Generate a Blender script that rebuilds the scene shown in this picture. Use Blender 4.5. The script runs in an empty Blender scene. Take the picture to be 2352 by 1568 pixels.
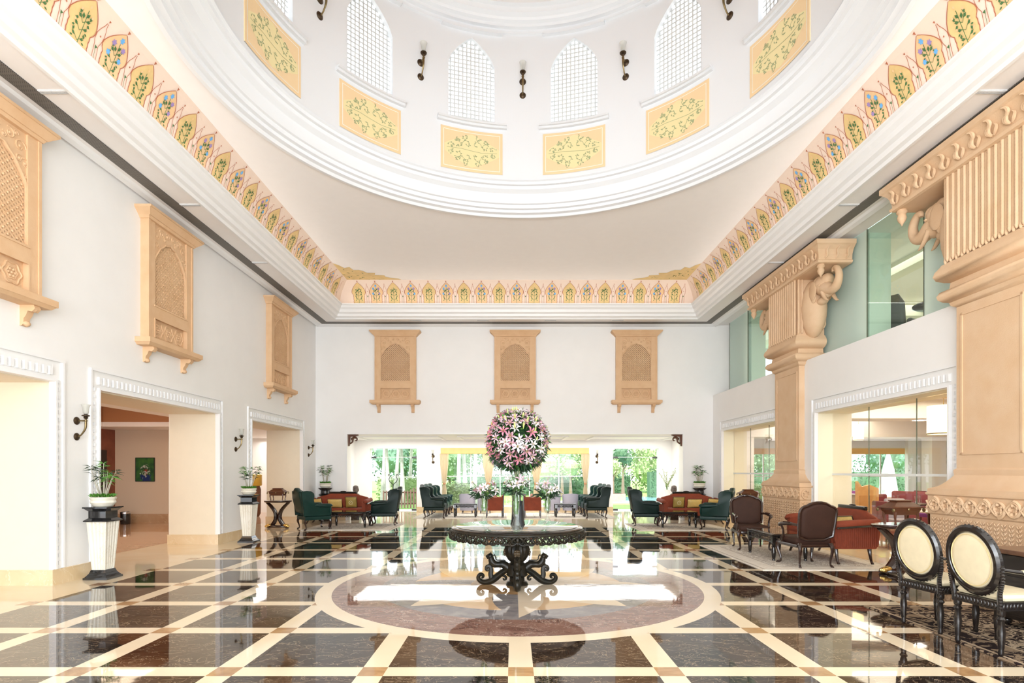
import bpy, math, random
from mathutils import Vector, Matrix
from math import sin, cos, pi, radians, sqrt, atan2
random.seed(11)
SC = bpy.context.scene
COL = SC.collection

# ------------------------------------------------------------------ camera, world, sun, big lights, exposure
cd = bpy.data.cameras.new('camera'); cam = bpy.data.objects.new('camera', cd); COL.objects.link(cam)
cam.location = (0, 0, 1.5); cam.rotation_euler = (pi/2, 0, 0)
cd.sensor_width = 36; cd.lens = 1284/2352*36; cd.shift_y = 298/2352; cd.shift_x = -2/2352
cd.clip_start = 0.05; cd.clip_end = 300
SC.camera = cam
SC.view_settings.view_transform = 'Standard'
SC.view_settings.look = 'None'
SC.view_settings.gamma = 1.0
SC.view_settings.exposure = 0.58
SC.view_settings.use_curve_mapping = False
W = bpy.data.worlds.new('sky'); SC.world = W; W.use_nodes = True
wb = W.node_tree.nodes['Background']; wb.inputs[0].default_value = (0.86, 0.93, 1.0, 1); wb.inputs[1].default_value = 2.4
sd = bpy.data.lights.new('sun', 'SUN'); sd.energy = 5.5; sd.angle = radians(3); sd.color = (1, .96, .88)
so = bpy.data.objects.new('sun', sd); COL.objects.link(so); so.rotation_euler = (radians(38), radians(-12), 0)

def area(name, loc, rot, sx, sy, power, color=(1, 1, 1)):
    l = bpy.data.lights.new(name, 'AREA'); l.shape = 'RECTANGLE'; l.size = sx; l.size_y = sy; l.energy = power; l.color = color
    o = bpy.data.objects.new(name, l); COL.objects.link(o); o.location = loc; o.rotation_euler = rot
    return o
DX, DY, DR = 0.20, 7.40, 3.98           # centre and radius of the drum
# unseen fill light added behind the camera to brighten the whole hall
area('rear_fill_light', (0.1, -3.2, 2.9), (radians(90), 0, 0), 9.0, 4.6, 630, (.92, .965, 1))
area('upward_fill_light', (0.1, -3.0, 1.2), (radians(112), 0, 0), 9.0, 2.0, 150, (1, .985, .98))  # added low light tilted upward to lift the ceiling
# daylight through the twelve drum windows
for k in range(12):
    a = radians(15 + 30*k)
    area('drum_daylight', (DX + 4.75*sin(a), DY + 4.75*cos(a), 9.4), (radians(-90 - 12), 0, -a), 1.3, 2.1, 17, (.97, .985, 1))
area('alcove_fill_light', (0.1, 18.9, 2.59), (0, 0, 0), 10.5, 2.2, 150, (1, .97, .94))  # added panel that brightens the alcove; its ceiling shows no lamp
# fill strips added on the ledge behind the crown moulding to brighten the ceiling
for (x, y, rx, ry, sx, sy, p) in ((.11-5.065, 7.4, 0, radians(55), .06, 16.5, 17), (.11+5.065, 7.4, 0, radians(-55), .06, 16.5, 17), (.11, 7.4+8.715, radians(55), 0, 9.5, .06, 9), (.11, 7.4-8.715, radians(-55), 0, 9.5, .06, 9)):
    area('ledge_fill_strip', (x, y, 6.345), (pi+rx, ry, 0), sx, sy, p, (1, .95, .90))
for (x, y, sx, sy, p, c) in ((-9.3, 11.5, 2, 4, 60, (1, .84, .62)), (-9.3, 5.0, 2, 3, 22, (1, .84, .6)), (-8.6, 18.8, 1.2, 3, 40, (1, .95, .9)),
                          (9.2, 9.5, 3, 7, 150, (1, .9, .68)), (9.4, 16.0, 3, 4, 110, (1, .9, .7))):
    area('side_room_ceiling_light', (x, y, (3.26 if x < 0 else 3.14) if sx != 1.2 else 2.6), (0, 0, 0), sx, sy, p, c)
area('gallery_ceiling_light', (9.3, 10, 5.9), (0, 0, 0), 3, 12, 200, (1, .94, .82))
area('recess_fill_light', (-9.3, 10.0, 2.86), (pi, 0, 0), 2.6, 8, 45, (1, .86, .66))  # added upward light so the brown recess does not go black
# ------------------------------------------------------------------ node helper
class NT:
    def __init__(s, name):
        s.m = bpy.data.materials.new(name); s.m.use_nodes = True; s.t = s.m.node_tree
        s.b = s.t.nodes['Principled BSDF']
    def n(s, typ, **kw):
        nd = s.t.nodes.new(typ)
        for k, v in kw.items(): setattr(nd, k, v)
        return nd
    def link(s, a, b): s.t.links.new(a, b)
    def put(s, sock, v):
        if isinstance(v, E): s.link(v.o, sock)
        elif hasattr(v, 'is_output'): s.link(v, sock)
        else: sock.default_value = v
    def math(s, op, a, b=0.0, c=0.0):
        nd = s.n('ShaderNodeMath', operation=op); s.put(nd.inputs[0], a); s.put(nd.inputs[1], b); s.put(nd.inputs[2], c)
        return E(s, nd.outputs[0])
    def mix(s, f, a, b):
        nd = s.n('ShaderNodeMix', data_type='RGBA')
        s.put(nd.inputs[0], f)
        for i, v in ((6, a), (7, b)):
            if isinstance(v, tuple): nd.inputs[i].default_value = (*v[:3], 1)
            else: s.link(v, nd.inputs[i])
        return nd.outputs[2]
    def coord(s, kind='Object'):
        return s.n('ShaderNodeTexCoord').outputs[kind]
    def noise(s, vec, scale, detail=3, rough=.55, dist=0.0):
        nd = s.n('ShaderNodeTexNoise'); s.link(vec, nd.inputs['Vector'])
        nd.inputs['Scale'].default_value = scale; nd.inputs['Detail'].default_value = detail
        nd.inputs['Roughness'].default_value = rough; nd.inputs['Distortion'].default_value = dist
        return E(s, nd.outputs[0])
    def bump(s, h, strength, dist=.01):
        nd = s.n('ShaderNodeBump'); nd.inputs['Strength'].default_value = strength; nd.inputs['Distance'].default_value = dist
        s.put(nd.inputs['Height'], h); s.link(nd.outputs[0], s.b.inputs['Normal'])
class E:
    def __init__(s, t, o): s.t = t; s.o = o
    def __add__(s, b): return s.t.math('ADD', s, b)
    def __sub__(s, b): return s.t.math('SUBTRACT', s, b)
    def __mul__(s, b): return s.t.math('MULTIPLY', s, b)
    def __truediv__(s, b): return s.t.math('DIVIDE', s, b)
    def __lt__(s, b): return s.t.math('LESS_THAN', s, b)
    def __gt__(s, b): return s.t.math('GREATER_THAN', s, b)
    def abs(s): return s.t.math('ABSOLUTE', s)
    def frac(s): return s.t.math('FRACT', s)
    def sqrt(s): return s.t.math('SQRT', s)
MATS = {}
def mat(name, col, rough=.5, metal=0.0, var=0.0, vs=6.0, bump=0.0, bs=40.0, spec=.5, col2=None, emit=None, es=0.0, coat=0.0, sheen=0.0):
    if name in MATS: return MATS[name]
    t = NT(name); b = t.b
    b.inputs['Roughness'].default_value = rough; b.inputs['Metallic'].default_value = metal
    b.inputs['Specular IOR Level'].default_value = spec
    b.inputs['Coat Weight'].default_value = coat
    b.inputs['Sheen Weight'].default_value = sheen
    c = t.coord()
    if var > 0 or col2:
        f = t.noise(c, vs, 4)
        c2 = col2 or tuple(max(0, x*(1-var)) for x in col)
        t.link(t.mix((f - .3)*2.2, col, c2), b.inputs['Base Color'])
    else: b.inputs['Base Color'].default_value = (*col, 1)
    if bump: t.bump(t.noise(c, bs, 4), bump)
    if emit: b.inputs['Emission Color'].default_value = (*emit, 1); b.inputs['Emission Strength'].default_value = es
    MATS[name] = t.m
    return t.m
def marble(name, base, base2, vein, rough=.08, vs=1.6, amount=.02, stretch=(1, 1, 1)):
    t = NT(name); c = t.coord()
    mp = t.n('ShaderNodeMapping'); mp.inputs['Scale'].default_value = stretch; t.link(c, mp.inputs[0])
    f = t.noise(mp.outputs[0], 3, 5)
    v = ((t.noise(mp.outputs[0], vs, 6, .62, .7) - .5).abs() < amount)
    t.link(t.mix(v, t.mix((f - .3)*2.5, base, base2), vein), t.b.inputs['Base Color'])
    t.b.inputs['Roughness'].default_value = rough
    MATS[name] = t.m
    return t.m
def glass(name, tint=(1, 1, 1), refl=.9, ior=1.45, haze=None):
    t = NT(name); tr = t.n('ShaderNodeBsdfTransparent'); gl = t.n('ShaderNodeBsdfGlossy'); fr = t.n('ShaderNodeLayerWeight'); mx = t.n('ShaderNodeMixShader')
    tr.inputs[0].default_value = (*tint, 1); gl.inputs[0].default_value = (refl, refl, refl, 1); gl.inputs['Roughness'].default_value = .01
    fr.inputs[0].default_value = .5; f_ = E(t, fr.outputs['Facing'])
    f_ = f_*f_; t.link((f_*f_*.85 + (.015 if ior < 1.55 else .07)).o, mx.inputs[0]); t.link(tr.outputs[0], mx.inputs[1]); t.link(gl.outputs[0], mx.inputs[2])
    out = t.t.nodes['Material Output']; last = mx.outputs[0]
    if haze:
        df = t.n('ShaderNodeBsdfDiffuse'); df.inputs[0].default_value = (*haze[0], 1); m2 = t.n('ShaderNodeMixShader'); m2.inputs[0].default_value = haze[1]
        tl = t.n('ShaderNodeBsdfTranslucent'); tl.inputs[0].default_value = (*haze[0], 1); m3 = t.n('ShaderNodeMixShader'); m3.inputs[0].default_value = .5
        t.link(df.outputs[0], m3.inputs[1]); t.link(tl.outputs[0], m3.inputs[2])
        t.link(last, m2.inputs[1]); t.link(m3.outputs[0], m2.inputs[2]); last = m2.outputs[0]
    t.link(last, out.inputs[0]); MATS[name] = t.m
    return t.m

WHITE = mat('white_plaster', (.90, .89, .875), .55, var=.03, vs=2)
WHITE2 = mat('white_gloss_moulding', (.88, .88, .88), .35)
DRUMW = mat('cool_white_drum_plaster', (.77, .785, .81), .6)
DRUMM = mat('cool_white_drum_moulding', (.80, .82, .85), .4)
PINKW = mat('blush_white_ceiling', (.93, .90, .885), .6, var=.02)
CREAMW = mat('warm_lit_reveal_plaster', (.82, .74, .58), .55, var=.03)  # cream tone carries the warm light falling on the reveals
BEIGEW = mat('beige_painted_wall', (.74, .62, .48), .6)
SAND = mat('pink_sandstone', (.74, .53, .345), .7, var=.16, vs=3, bump=.25, bs=60, col2=(.68, .45, .265))
SANDD = mat('deep_sandstone', (.50, .29, .14), .8)
JH = mat('carved_limestone', (.74, .50, .30), .7, var=.14, vs=5, bump=.2, bs=70, col2=(.68, .43, .24))
JHB = mat('shade_dark_screen_back', (.12, .055, .025), .9)  # darkened colour stands in for the shade behind the lattice
BASEB = marble('beige_marble_skirting', (.78, .62, .40), (.70, .52, .30), (.80, .66, .46), .12, 2.2, .006)
CREAMM = marble('cream_marble', (.84, .72, .52), (.78, .64, .43), (.88, .78, .62), .06, 1.2, .012)
BROWND = mat('brown_ceiling_recess', (.42, .20, .09), .6)
REDST = mat('red_stone_cladding', (.30, .09, .05), .4, var=.4, vs=4)
DARKW = mat('dark_polished_wood', (.035, .014, .009), .22, var=.4, vs=9, bump=.15, bs=50, coat=.4)
BLACKW = mat('black_lacquered_wood', (.012, .009, .008), .2, bump=.1, bs=40, coat=.4)
BRONZE = mat('dark_patinated_carving', (.010, .011, .010), .30, var=.5, vs=14, col2=(.028, .020, .010), bump=.4, bs=26, spec=.2)
MAHOG = mat('reddish_brown_wood', (.13, .042, .018), .35, var=.4, vs=12)
GREENL = mat('dark_green_leather', (.005, .034, .027), .36, var=.3, vs=4, bump=.06, bs=90, spec=.3)
GREENB = mat('near_black_green_leather', (.007, .020, .017), .42, var=.3, vs=4, spec=.2)
BROWNV = mat('brown_velvet', (.048, .019, .011), .7, var=.3, vs=7, spec=.3)
REDV = mat('rust_red_velvet', (.25, .048, .020), .7, var=.25, vs=7, spec=.3)
CREAMF = mat('cream_damask', (.76, .66, .45), .6, var=.1, vs=12)
GOLDF = mat('gold_cushion_silk', (.66, .46, .14), .45, var=.25, vs=40)
OLIVEF = mat('olive_cushion_silk', (.38, .27, .06), .5, var=.3, vs=40)
GREYF = mat('lavender_grey_fabric', (.42, .40, .47), .7)
BRASS = mat('aged_brass', (.26, .19, .09), .35, .9, var=.4, vs=30)
GOLD = mat('gilded_metal', (.75, .50, .16), .3, .9)
DBRASS = mat('dark_bronze_metal', (.07, .045, .025), .4, .7)
GLS = glass('clear_glass'); GLV = glass('vase_glass', (.93, .97, .95), 1.0, 1.6)
FROST = glass('mint_frosted_glass', (.85, .96, .91), .9, 1.5, ((.88, .97, .93), .85))
FSHADE = glass('frosted_lamp_shade', (.95, .95, .93), .9, 1.4, ((.85, .85, .82), .5))
MINT = glass('clear_green_glass', (.86, .95, .91), .9, 1.45)
PEDM = marble('white_fluted_marble', (.82, .79, .70), (.76, .72, .60), (.70, .64, .53), .3, 2.5, .006)
BLKM = mat('black_marble', (.012, .012, .013), .08, coat=.5)
POTM = mat('cream_pot_glaze', (.84, .80, .68), .35, var=.12, vs=14)
LEAF = mat('bright_green_leaf', (.10, .30, .035), .45, var=.5, vs=18)
LEAFD = mat('dark_green_leaf', (.014, .052, .018), .4, var=.5, vs=18)
STEMG = mat('green_stem', (.10, .22, .05), .5)
STEMW = mat('pale_grey_stem', (.45, .42, .33), .6)
PET = [mat('pale_pink_petal', (.66, .44, .52), .5), mat('deep_pink_petal', (.58, .20, .28), .5), mat('white_petal', (.74, .66, .68), .5), mat('dusky_pink_petal', (.46, .24, .29), .5)]
BUD = mat('lime_bud', (.55, .66, .20), .45)
ANTH = mat('yellow_anther', (.6, .35, .08), .5)
# paints
PBASE = mat('cove_blush_paint', (.84, .68, .57), .6)
PGOLD = mat('cove_gold_paint', (.80, .58, .26), .6, var=.15, vs=5)
PPEACH = mat('cove_peach_paint', (.82, .55, .30), .6)
PRED = mat('cove_rust_line_paint', (.45, .14, .07), .6)
PGRN = mat('cove_green_paint', (.06, .16, .05), .6)
PBLUE = mat('cove_blue_paint', (.14, .42, .80), .6)
PPUR = mat('cove_violet_paint', (.34, .24, .50), .6)
PYEL = mat('panel_yellow_paint', (.84, .66, .34), .6, var=.08)
PYELL = mat('panel_pale_yellow_paint', (.82, .70, .38), .6)
PLINE = mat('panel_white_line_paint', (.9, .85, .75), .6)
PVINE = mat('panel_green_vine_paint', (.34, .38, .20), .6)
ORNG = mat('orange_dome_plaster', (.78, .46, .20), .6, var=.1)
SLOT = None

# ------------------------------------------------------------------ mesh builder
class MB:
    def __init__(s): s.v = []; s.f = []; s.mi = []; s.m = 0
    def add(s, vs, fs, m=None):
        b = len(s.v); s.v += [tuple(v) for v in vs]
        for f in fs: s.f.append(tuple(i + b for i in f)); s.mi.append(s.m if m is None else m)
        return s
    def box(s, x0, x1, y0, y1, z0, z1, m=None):
        return s.add([(x0,y0,z0),(x1,y0,z0),(x1,y1,z0),(x0,y1,z0),(x0,y0,z1),(x1,y0,z1),(x1,y1,z1),(x0,y1,z1)],
              [(0,3,2,1),(4,5,6,7),(0,1,5,4),(1,2,6,5),(2,3,7,6),(3,0,4,7)], m)
    def frus(s, cx, cy, z0, w0, d0, z1, w1, d1, m=None):
        v = []
        for z, w, d in ((z0, w0, d0), (z1, w1, d1)): v += [(cx-w,cy-d,z),(cx+w,cy-d,z),(cx+w,cy+d,z),(cx-w,cy+d,z)]
        return s.add(v, [(0,3,2,1),(4,5,6,7),(0,1,5,4),(1,2,6,5),(2,3,7,6),(3,0,4,7)], m)
    def lathe(s, prof, cx=0, cy=0, n=16, m=None, rx=1.0, ry=1.0, cap=True, wob=None):
        v = []; f = []
        for r, z in prof:
            for k in range(n):
                a = 2*pi*k/n; q = r*(wob(a, z) if wob else 1)
                v.append((cx + q*rx*cos(a), cy + q*ry*sin(a), z))
        L = len(prof)
        for i in range(L-1):
            for k in range(n): k2 = (k+1) % n; f.append((i*n+k, i*n+k2, (i+1)*n+k2, (i+1)*n+k))
        if cap:
            if prof[0][0] > 1e-4: f.append(tuple(range(n))[::-1])
            if prof[-1][0] > 1e-4: f.append(tuple(range((L-1)*n, L*n)))
        return s.add(v, f, m)
    def tube(s, pts, r, n=8, m=None, flat=1.0, sub=3):
        pts = [Vector(p) for p in pts]; L = len(pts)
        rs = list(r) if isinstance(r, (list, tuple)) else [r]*L
        if sub and 4 <= L <= 12:        # rounds the path through its points
            P, R = [], []
            for i in range(L-1):
                a, b_, c, d = pts[max(i-1, 0)], pts[i], pts[i+1], pts[min(i+2, L-1)]; ra, rb, rc_, rd = rs[max(i-1, 0)], rs[i], rs[i+1], rs[min(i+2, L-1)]
                for k in range(sub):
                    q = k/sub; q2, q3 = q*q, q*q*q
                    w = (-.5*q+q2-.5*q3, 1-2.5*q2+1.5*q3, .5*q+2*q2-1.5*q3, -.5*q2+.5*q3)
                    P.append(a*w[0]+b_*w[1]+c*w[2]+d*w[3]); R.append(max(.0005, ra*w[0]+rb*w[1]+rc_*w[2]+rd*w[3]))
            pts = P + [pts[-1]]; rs = R + [rs[-1]]; L = len(pts)
        v = []; f = []; up = None
        for i, p in enumerate(pts):
            t = (pts[min(i+1, L-1)] - pts[max(i-1, 0)])
            t = t.normalized() if t.length > 1e-9 else Vector((0,0,1))
            if up is None:
                up = Vector((0,0,1)) if abs(t.z) < .9 else Vector((0,1,0))
            a = t.cross(up)
            if a.length < 1e-6: a = t.cross(Vector((1,0,0)))
            a.normalize(); b = a.cross(t).normalized(); up = b
            for k in range(n):
                q = 2*pi*k/n; v.append(p + a*(rs[i]*cos(q)*flat) + b*(rs[i]*sin(q)))
        for i in range(L-1):
            for k in range(n): k2 = (k+1) % n; f.append((i*n+k, i*n+k2, (i+1)*n+k2, (i+1)*n+k))
        f.append(tuple(range(n))[::-1]); f.append(tuple(range((L-1)*n, L*n)))
        return s.add(v, f, m)
    def ell(s, c, r, n=14, m=None, rot=None):
        v = []; f = []; h = n//2
        for i in range(h+1):
            t = pi*i/h
            for k in range(n):
                a = 2*pi*k/n; p = Vector((r[0]*sin(t)*cos(a), r[1]*sin(t)*sin(a), r[2]*cos(t)))
                if rot: p = rot @ p
                v.append(p + Vector(c))
        for i in range(h):
            for k in range(n): k2 = (k+1) % n; f.append((i*n+k, (i+1)*n+k, (i+1)*n+k2, i*n+k2))
        return s.add(v, f, m)
    def prism(s, poly, t0, t1, fn, m=None):
        n = len(poly)
        v = [fn(a, b, t0) for a, b in poly] + [fn(a, b, t1) for a, b in poly]
        f = [tuple(range(n))[::-1], tuple(range(n, 2*n))] + [(i, (i+1) % n, n+(i+1) % n, n+i) for i in range(n)]
        return s.add(v, f, m)
    def quad(s, a, b, c, d, m=None): return s.add([a, b, c, d], [(0,1,2,3)], m)
    def leaf(s, p, d, w, L, m=None, droop=.25, nrm=None):
        d = Vector(d).normalized(); u = nrm or Vector((random.uniform(-1,1), random.uniform(-1,1), random.uniform(-1,1)))
        a = d.cross(u)
        if a.length < 1e-4: a = d.cross(Vector((1, .3, .2)))
        a.normalize(); p = Vector(p); dn = Vector((0,0,-1))*droop*L
        m1 = p + d*L*.4 + dn*.2; 
        return s.add([p, m1 + a*w, p + d*L + dn, m1 - a*w, m1 + a.cross(d)*w*.35], [(0,1,4),(1,2,4),(2,3,4),(3,0,4)], m)
    def xf(s, M, start=0):
        for i in range(start, len(s.v)): s.v[i] = tuple(M @ Vector(s.v[i]))
        return s
    def build(s, name, mats, parent=None, smooth=False, bevel=0.0, loc=None, ang=None):
        me = bpy.data.meshes.new(name); me.from_pydata(s.v, [], s.f)
        mats = mats if isinstance(mats, (list, tuple)) else [mats]
        for m in mats: me.materials.append(m)
        me.polygons.foreach_set('material_index', s.mi)
        if smooth:
            me.polygons.foreach_set('use_smooth', [True]*len(me.polygons))
            if smooth != 'all': me.set_sharp_from_angle(angle=radians(ang or 40))
        me.update()
        o = bpy.data.objects.new(name, me); COL.objects.link(o)
        if parent: o.parent = parent
        if loc: o.location = loc
        if bevel:
            b = o.modifiers.new('soft_edges', 'BEVEL'); b.width = bevel; b.segments = 2; b.limit_method = 'ANGLE'; b.angle_limit = radians(35)
        return o
def struct(o): o['kind'] = 'structure'; return o
def tag(o, label, cat, group=None, kind=None):
    o['label'] = label; o['category'] = cat
    if group: o['group'] = group
    if kind: o['kind'] = kind
    return o
def thing(name, label, cat, loc=(0,0,0), rz=0.0, group=None):
    o = bpy.data.objects.new(name, None); COL.objects.link(o); o.location = loc; o.rotation_euler = (0,0,rz)
    o.empty_display_size = .1
    return tag(o, label, cat, group)
def dup(root, label, loc, rz=0.0, group=None, scale=None):
    def cp(o, par):
        c = o.copy(); COL.objects.link(c); c.parent = par
        for ch in list(o.children): cp(ch, c)
        return c
    r = cp(root, None); r.location = loc; r.rotation_euler = (0,0,rz); r['label'] = label
    if group: r['group'] = group
    if scale: r.scale = scale
    return r
F = 1284.0
def X(px, Y): return (px - 1178)/F*Y
def Z(py, Y): return 1.5 + (1082 - py)/F*Y
# ------------------------------------------------------------------ floor
def floor_mat():
    t = NT('inlaid_marble_floor'); c = t.coord(); sp = t.n('ShaderNodeSeparateXYZ'); t.link(c, sp.inputs[0])
    x = E(t, sp.outputs[0]); y = E(t, sp.outputs[1])
    lx = (((((x - .06)/1.11) + 20.5).frac() - .5).abs()*1.11) < .095
    ly = (((((y - 5.27)/1.08) + 20.5).frac() - .5).abs()*1.08) < .092
    bandu = t.math('MAXIMUM', lx, ly); sq = lx*ly
    inside = (((x - .06).abs()) < 5.64)*(y < 14.9)*(y > -1.3)
    mp = t.n('ShaderNodeMapping'); mp.inputs['Scale'].default_value = (1, 1.6, 1); t.link(c, mp.inputs[0]); v = mp.outputs[0]
    n1 = t.noise(v, .9, 3); n2 = t.noise(v, 3.2, 7, .62, 1.2); n3 = t.noise(v, 1.6, 6, .6, 1.6)
    vein = t.math('MAXIMUM', ((n2 - .5).abs() < .0042), ((n3 - .5).abs() < .003))
    dark = t.mix((n1 - .35)*3.0, (.012, .010, .010), (.050, .026, .014))
    tile = t.mix(vein, dark, (.30, .22, .14))
    cream = t.mix((n1 - .3)*2, (.80, .66, .46), (.84, .73, .55))
    brown = t.mix((n2 - .3)*3, (.30, .16, .07), (.50, .30, .14))
    grid = t.mix(sq, t.mix(bandu, tile, cream), brown)
    col = t.mix(inside, cream, grid)
    dx = x - .06; dy = y - 7.43; r = (dx*dx + dy*dy).sqrt()
    th = t.math('ARCTAN2', dy, dx)/(pi/4) + 8.0
    saw = ((th.frac() - .5).abs())*2.0                       # 1 on the star's points, 0 between them
    half = (((th*1.0).frac()) > .5)
    edge = saw*.92 + .78
    star = r < edge
    ring = t.mix(vein, t.mix((n2 - .35)*3, (.17, .085, .065), (.30, .17, .13)), (.6, .45, .36))
    grey = t.mix((n2 - .35)*3, (.16, .15, .16), (.30, .27, .26))
    tan = t.mix((n1 - .3)*2, (.62, .40, .22), (.70, .52, .34))
    beige = t.mix((n1 - .3)*2, (.70, .56, .40), (.78, .66, .52))
    alt = (((th/2.0).frac()) > .5)
    inner = t.mix(star, t.mix((r < 1.40), grey, tan), t.mix(half, beige, t.mix(alt, beige, grey)))
    inner = t.mix((r < .62), inner, t.mix((dx > 0.0), brown, beige))
    circ = t.mix((r < 1.78), ring, inner)
    circ = t.mix((r < 2.35), cream, circ)
    col = t.mix((r < 2.54), col, circ)
    # corridor and side rooms: pinkish marble squares
    corr = t.math('MAXIMUM', (x < -7.25), (x > 7.2))
    jl = t.math('MAXIMUM', (((x + 100.0)/.9).frac() < .02), (((y + 100.0)/.9).frac() < .02))
    pk = t.mix(jl, t.mix((n3 - .35)*3, (.56, .33, .19), (.68, .46, .31)), (.36, .17, .08))
    col = t.mix(corr, col, pk)
    t.link(col, t.b.inputs['Base Color'])
    t.b.inputs['Roughness'].default_value = .035; t.b.inputs['IOR'].default_value = 1.75
    t.bump(t.noise(v, 2.2, 2), .012, .05)
    return t.m
b = MB(); b.box(-15, 16, -4.0, 20.9, -.1, 0)
struct(b.build('floor', floor_mat()))

# ------------------------------------------------------------------ left wall (one metre thick, three openings) and skirting
HD = 2.68; CT = 5.98; HX = 6.14
LOP = [(4.05, 7.35), (8.15, 11.46), (12.9, 16.0)]
b = MB()
seg = [(-2.4, LOP[0][0]), (LOP[0][1], LOP[1][0]), (LOP[1][1], LOP[2][0]), (LOP[2][1], 17.15)]
for a, c in seg: b.box(-7.05, -6.05, a, c, 0, HD)
b.box(-7.05, -6.05, -2.4, 17.15, HD, 7.4)
wl = struct(b.build('wall_left', WHITE))
b = MB()     # opening reveals and lintel soffits, coloured as if lit by warm light
for a, c in seg:
    b.box(-7.04, -6.10, a-.006, c+.006, 0, HD)
for a, c in LOP: b.box(-7.05, -6.10, a, c, HD-.012, HD)
struct(b.build('trim_1', CREAMW))
b = MB()
for a, c in seg: b.box(-7.07, -6.03, a-.025, c+.025, 0, .2); b.box(-7.075, -6.025, a-.03, c+.03, .19, .205)
struct(b.build('baseboard_left', BASEB))

def dentil_frame(mb, xw, sx, a, c, top=HD, foot=.21):
    """raised white frame with a dentil band around an opening from a to c in a wall whose face is at xw, facing sx"""
    def bx(t, y0, y1, z0, z1): mb.box(min(xw, xw+sx*t), max(xw, xw+sx*t), y0, y1, z0, z1)
    w = .17
    bx(.03, a-w, a-w+.035, foot, top+.27); bx(.03, c+w-.035, c+w, foot, top+.27)
    bx(.045, a-.03, a, foot, top); bx(.045, c, c+.03, foot, top); bx(.045, a-.03, c+.03, top, top+.03)
    bx(.035, a-w, c+w, top+.27, top+.30)
    y = a-.02
    while y < c+.0: bx(.04, y, y+.045, top+.08, top+.19); y += .095
    z = foot+.05
    while z < top+.05:
        for q in (a-.10, c+.07): bx(.025, q, q+.03, z, z+.05)
        z += .10
b = MB()
for a, c in LOP: dentil_frame(b, -6.05, 1, a, c)
struct(b.build('trim_2', WHITE2))

# ------------------------------------------------------------------ far wall with its wide opening
b = MB(); FY = 17.15; FB = 17.55
b.box(-7.05, X(798, FY), FY, FB, 0, 7.4); b.box(X(1568, FY), 7.4, FY, FB, 0, 3.8); b.box(X(1568, FY), 7.1, FY, FB, 3.8, 7.4)
b.box(X(798, FY), X(1568, FY), FY, FB, 2.635, 7.4)
struct(b.build('wall_far', WHITE))
b = MB()
x0, x1 = X(798, FY), X(1568, FY)
b.box(x0-.05, x0, FY-.03, FY, 0, 2.685); b.box(x1, x1+.05, FY-.03, FY, 0, 2.685); b.box(x0, x1, FY-.03, FY, 2.635, 2.685)
struct(b.build('trim_3', WHITE2))
b = MB()
b.box(-6.05, x0-.05, FY-.02, FY, 0, .2); b.box(x1+.05, 6.14, FY-.02, FY, 0, .2)
struct(b.build('baseboard_far', BASEB))

# rear wall behind the camera: left open where the added fill light comes in
b = MB(); b.box(-7.05, -4.6, -2.8, -2.4, 0, 7.4); b.box(4.8, 14, -2.8, -2.4, 0, 7.4); b.box(-4.6, 4.8, -2.8, -2.4, 5.3, 7.4)
struct(b.build('wall_rear', WHITE))

# ------------------------------------------------------------------ right wall: low wall with two openings, gallery slab above, glass line
ROP = [(7.85, 11.3), (13.0, 16.35)]; RT = 3.82
b = MB(); segr = [(-2.4, ROP[0][0]), (ROP[0][1], ROP[1][0]), (ROP[1][1], 17.15)]
for a, c in segr: b.box(HX, 6.85, a, c, 0, HD)
b.box(HX, 6.85, -2.4, 17.15, HD, RT)
struct(b.build('wall_right', WHITE))
b = MB()
for a, c in segr: b.box(HX+.03, 6.84, a-.006, c+.006, 0, HD)
for a, c in ROP: b.box(HX+.03, 6.85, a, c, HD-.012, HD)
struct(b.build('trim_4', mat('pale_yellow_plaster', (.86, .81, .62), .5)))
b = MB()
for a, c in ROP: dentil_frame(b, HX, -1, a, c)
struct(b.build('trim_5', WHITE2))
b = MB()
for a, c in segr: b.box(HX-.02, 6.87, a-.02, c+.02, 0, .2)
struct(b.build('baseboard_right', BASEB))
b = MB(); b.box(6.85, 14, -2.4, 17.15, 3.3, 3.78); struct(b.build('floor', mat('gallery_floor', (.62, .55, .46), .3)))
wn = 0
def pane(name_n, x, y0, y1, z0, z1, m, t=.012):
    o = struct(MB().box(x, x+t, y0, y1, z0, z1).build('window_%d' % name_n, m)); return o
# lower glazing
n = 1
for (a, c), cuts in ((ROP[0], (8.95, 10.15)), (ROP[1], (14.1, 15.2))):
    ys = [a, *cuts, c]
    for i in range(len(ys)-1):
        o = pane(n, 6.46, ys[i]+.006, ys[i+1]-.006, 0.01, HD-.02, GLS)
        MB().box(6.450, 6.472, ys[i]+.006, ys[i+1]-.006, 1.42, 1.46).build('frosted_band', mat('white_frost_band', (.85, .88, .86), .5), o)
        MB().box(6.458, 6.474, ys[i]-.0025, ys[i]+.0025, 0, HD-.01).build('joint', mat('dark_glass_joint', (.12, .14, .10), .4), o); n += 1
# upper glazing: mint frosted in front of the piers, clear between them
for y0, y1, m in ((15.6, 16.9, FROST), (13.95, 15.6, MINT), (10.35, 13.95, FROST), (8.92, 10.35, MINT), (5.25, 8.92, FROST), (3.6, 5.25, MINT), (-2.4, 3.6, FROST)):
    o = pane(n, 6.56, y0+.005, y1-.005, RT-.04, CT, m)
    MB().box(6.552, 6.576, y1-.006, y1+.006, RT-.04, CT).build('joint', mat('dark_glass_joint', (.12, .14, .10), .4), o); n += 1
b = MB()
for y0, y1 in ((15.7, 17.1), (10.5, 13.8), (5.4, 8.8), (-2.4, 3.4)): b.box(6.70, 7.1, y0, y1, RT-.04, CT)
struct(b.build('wall_gallery_piers', mat('pale_mint_pier', (.74, .82, .76), .5)))

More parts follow.
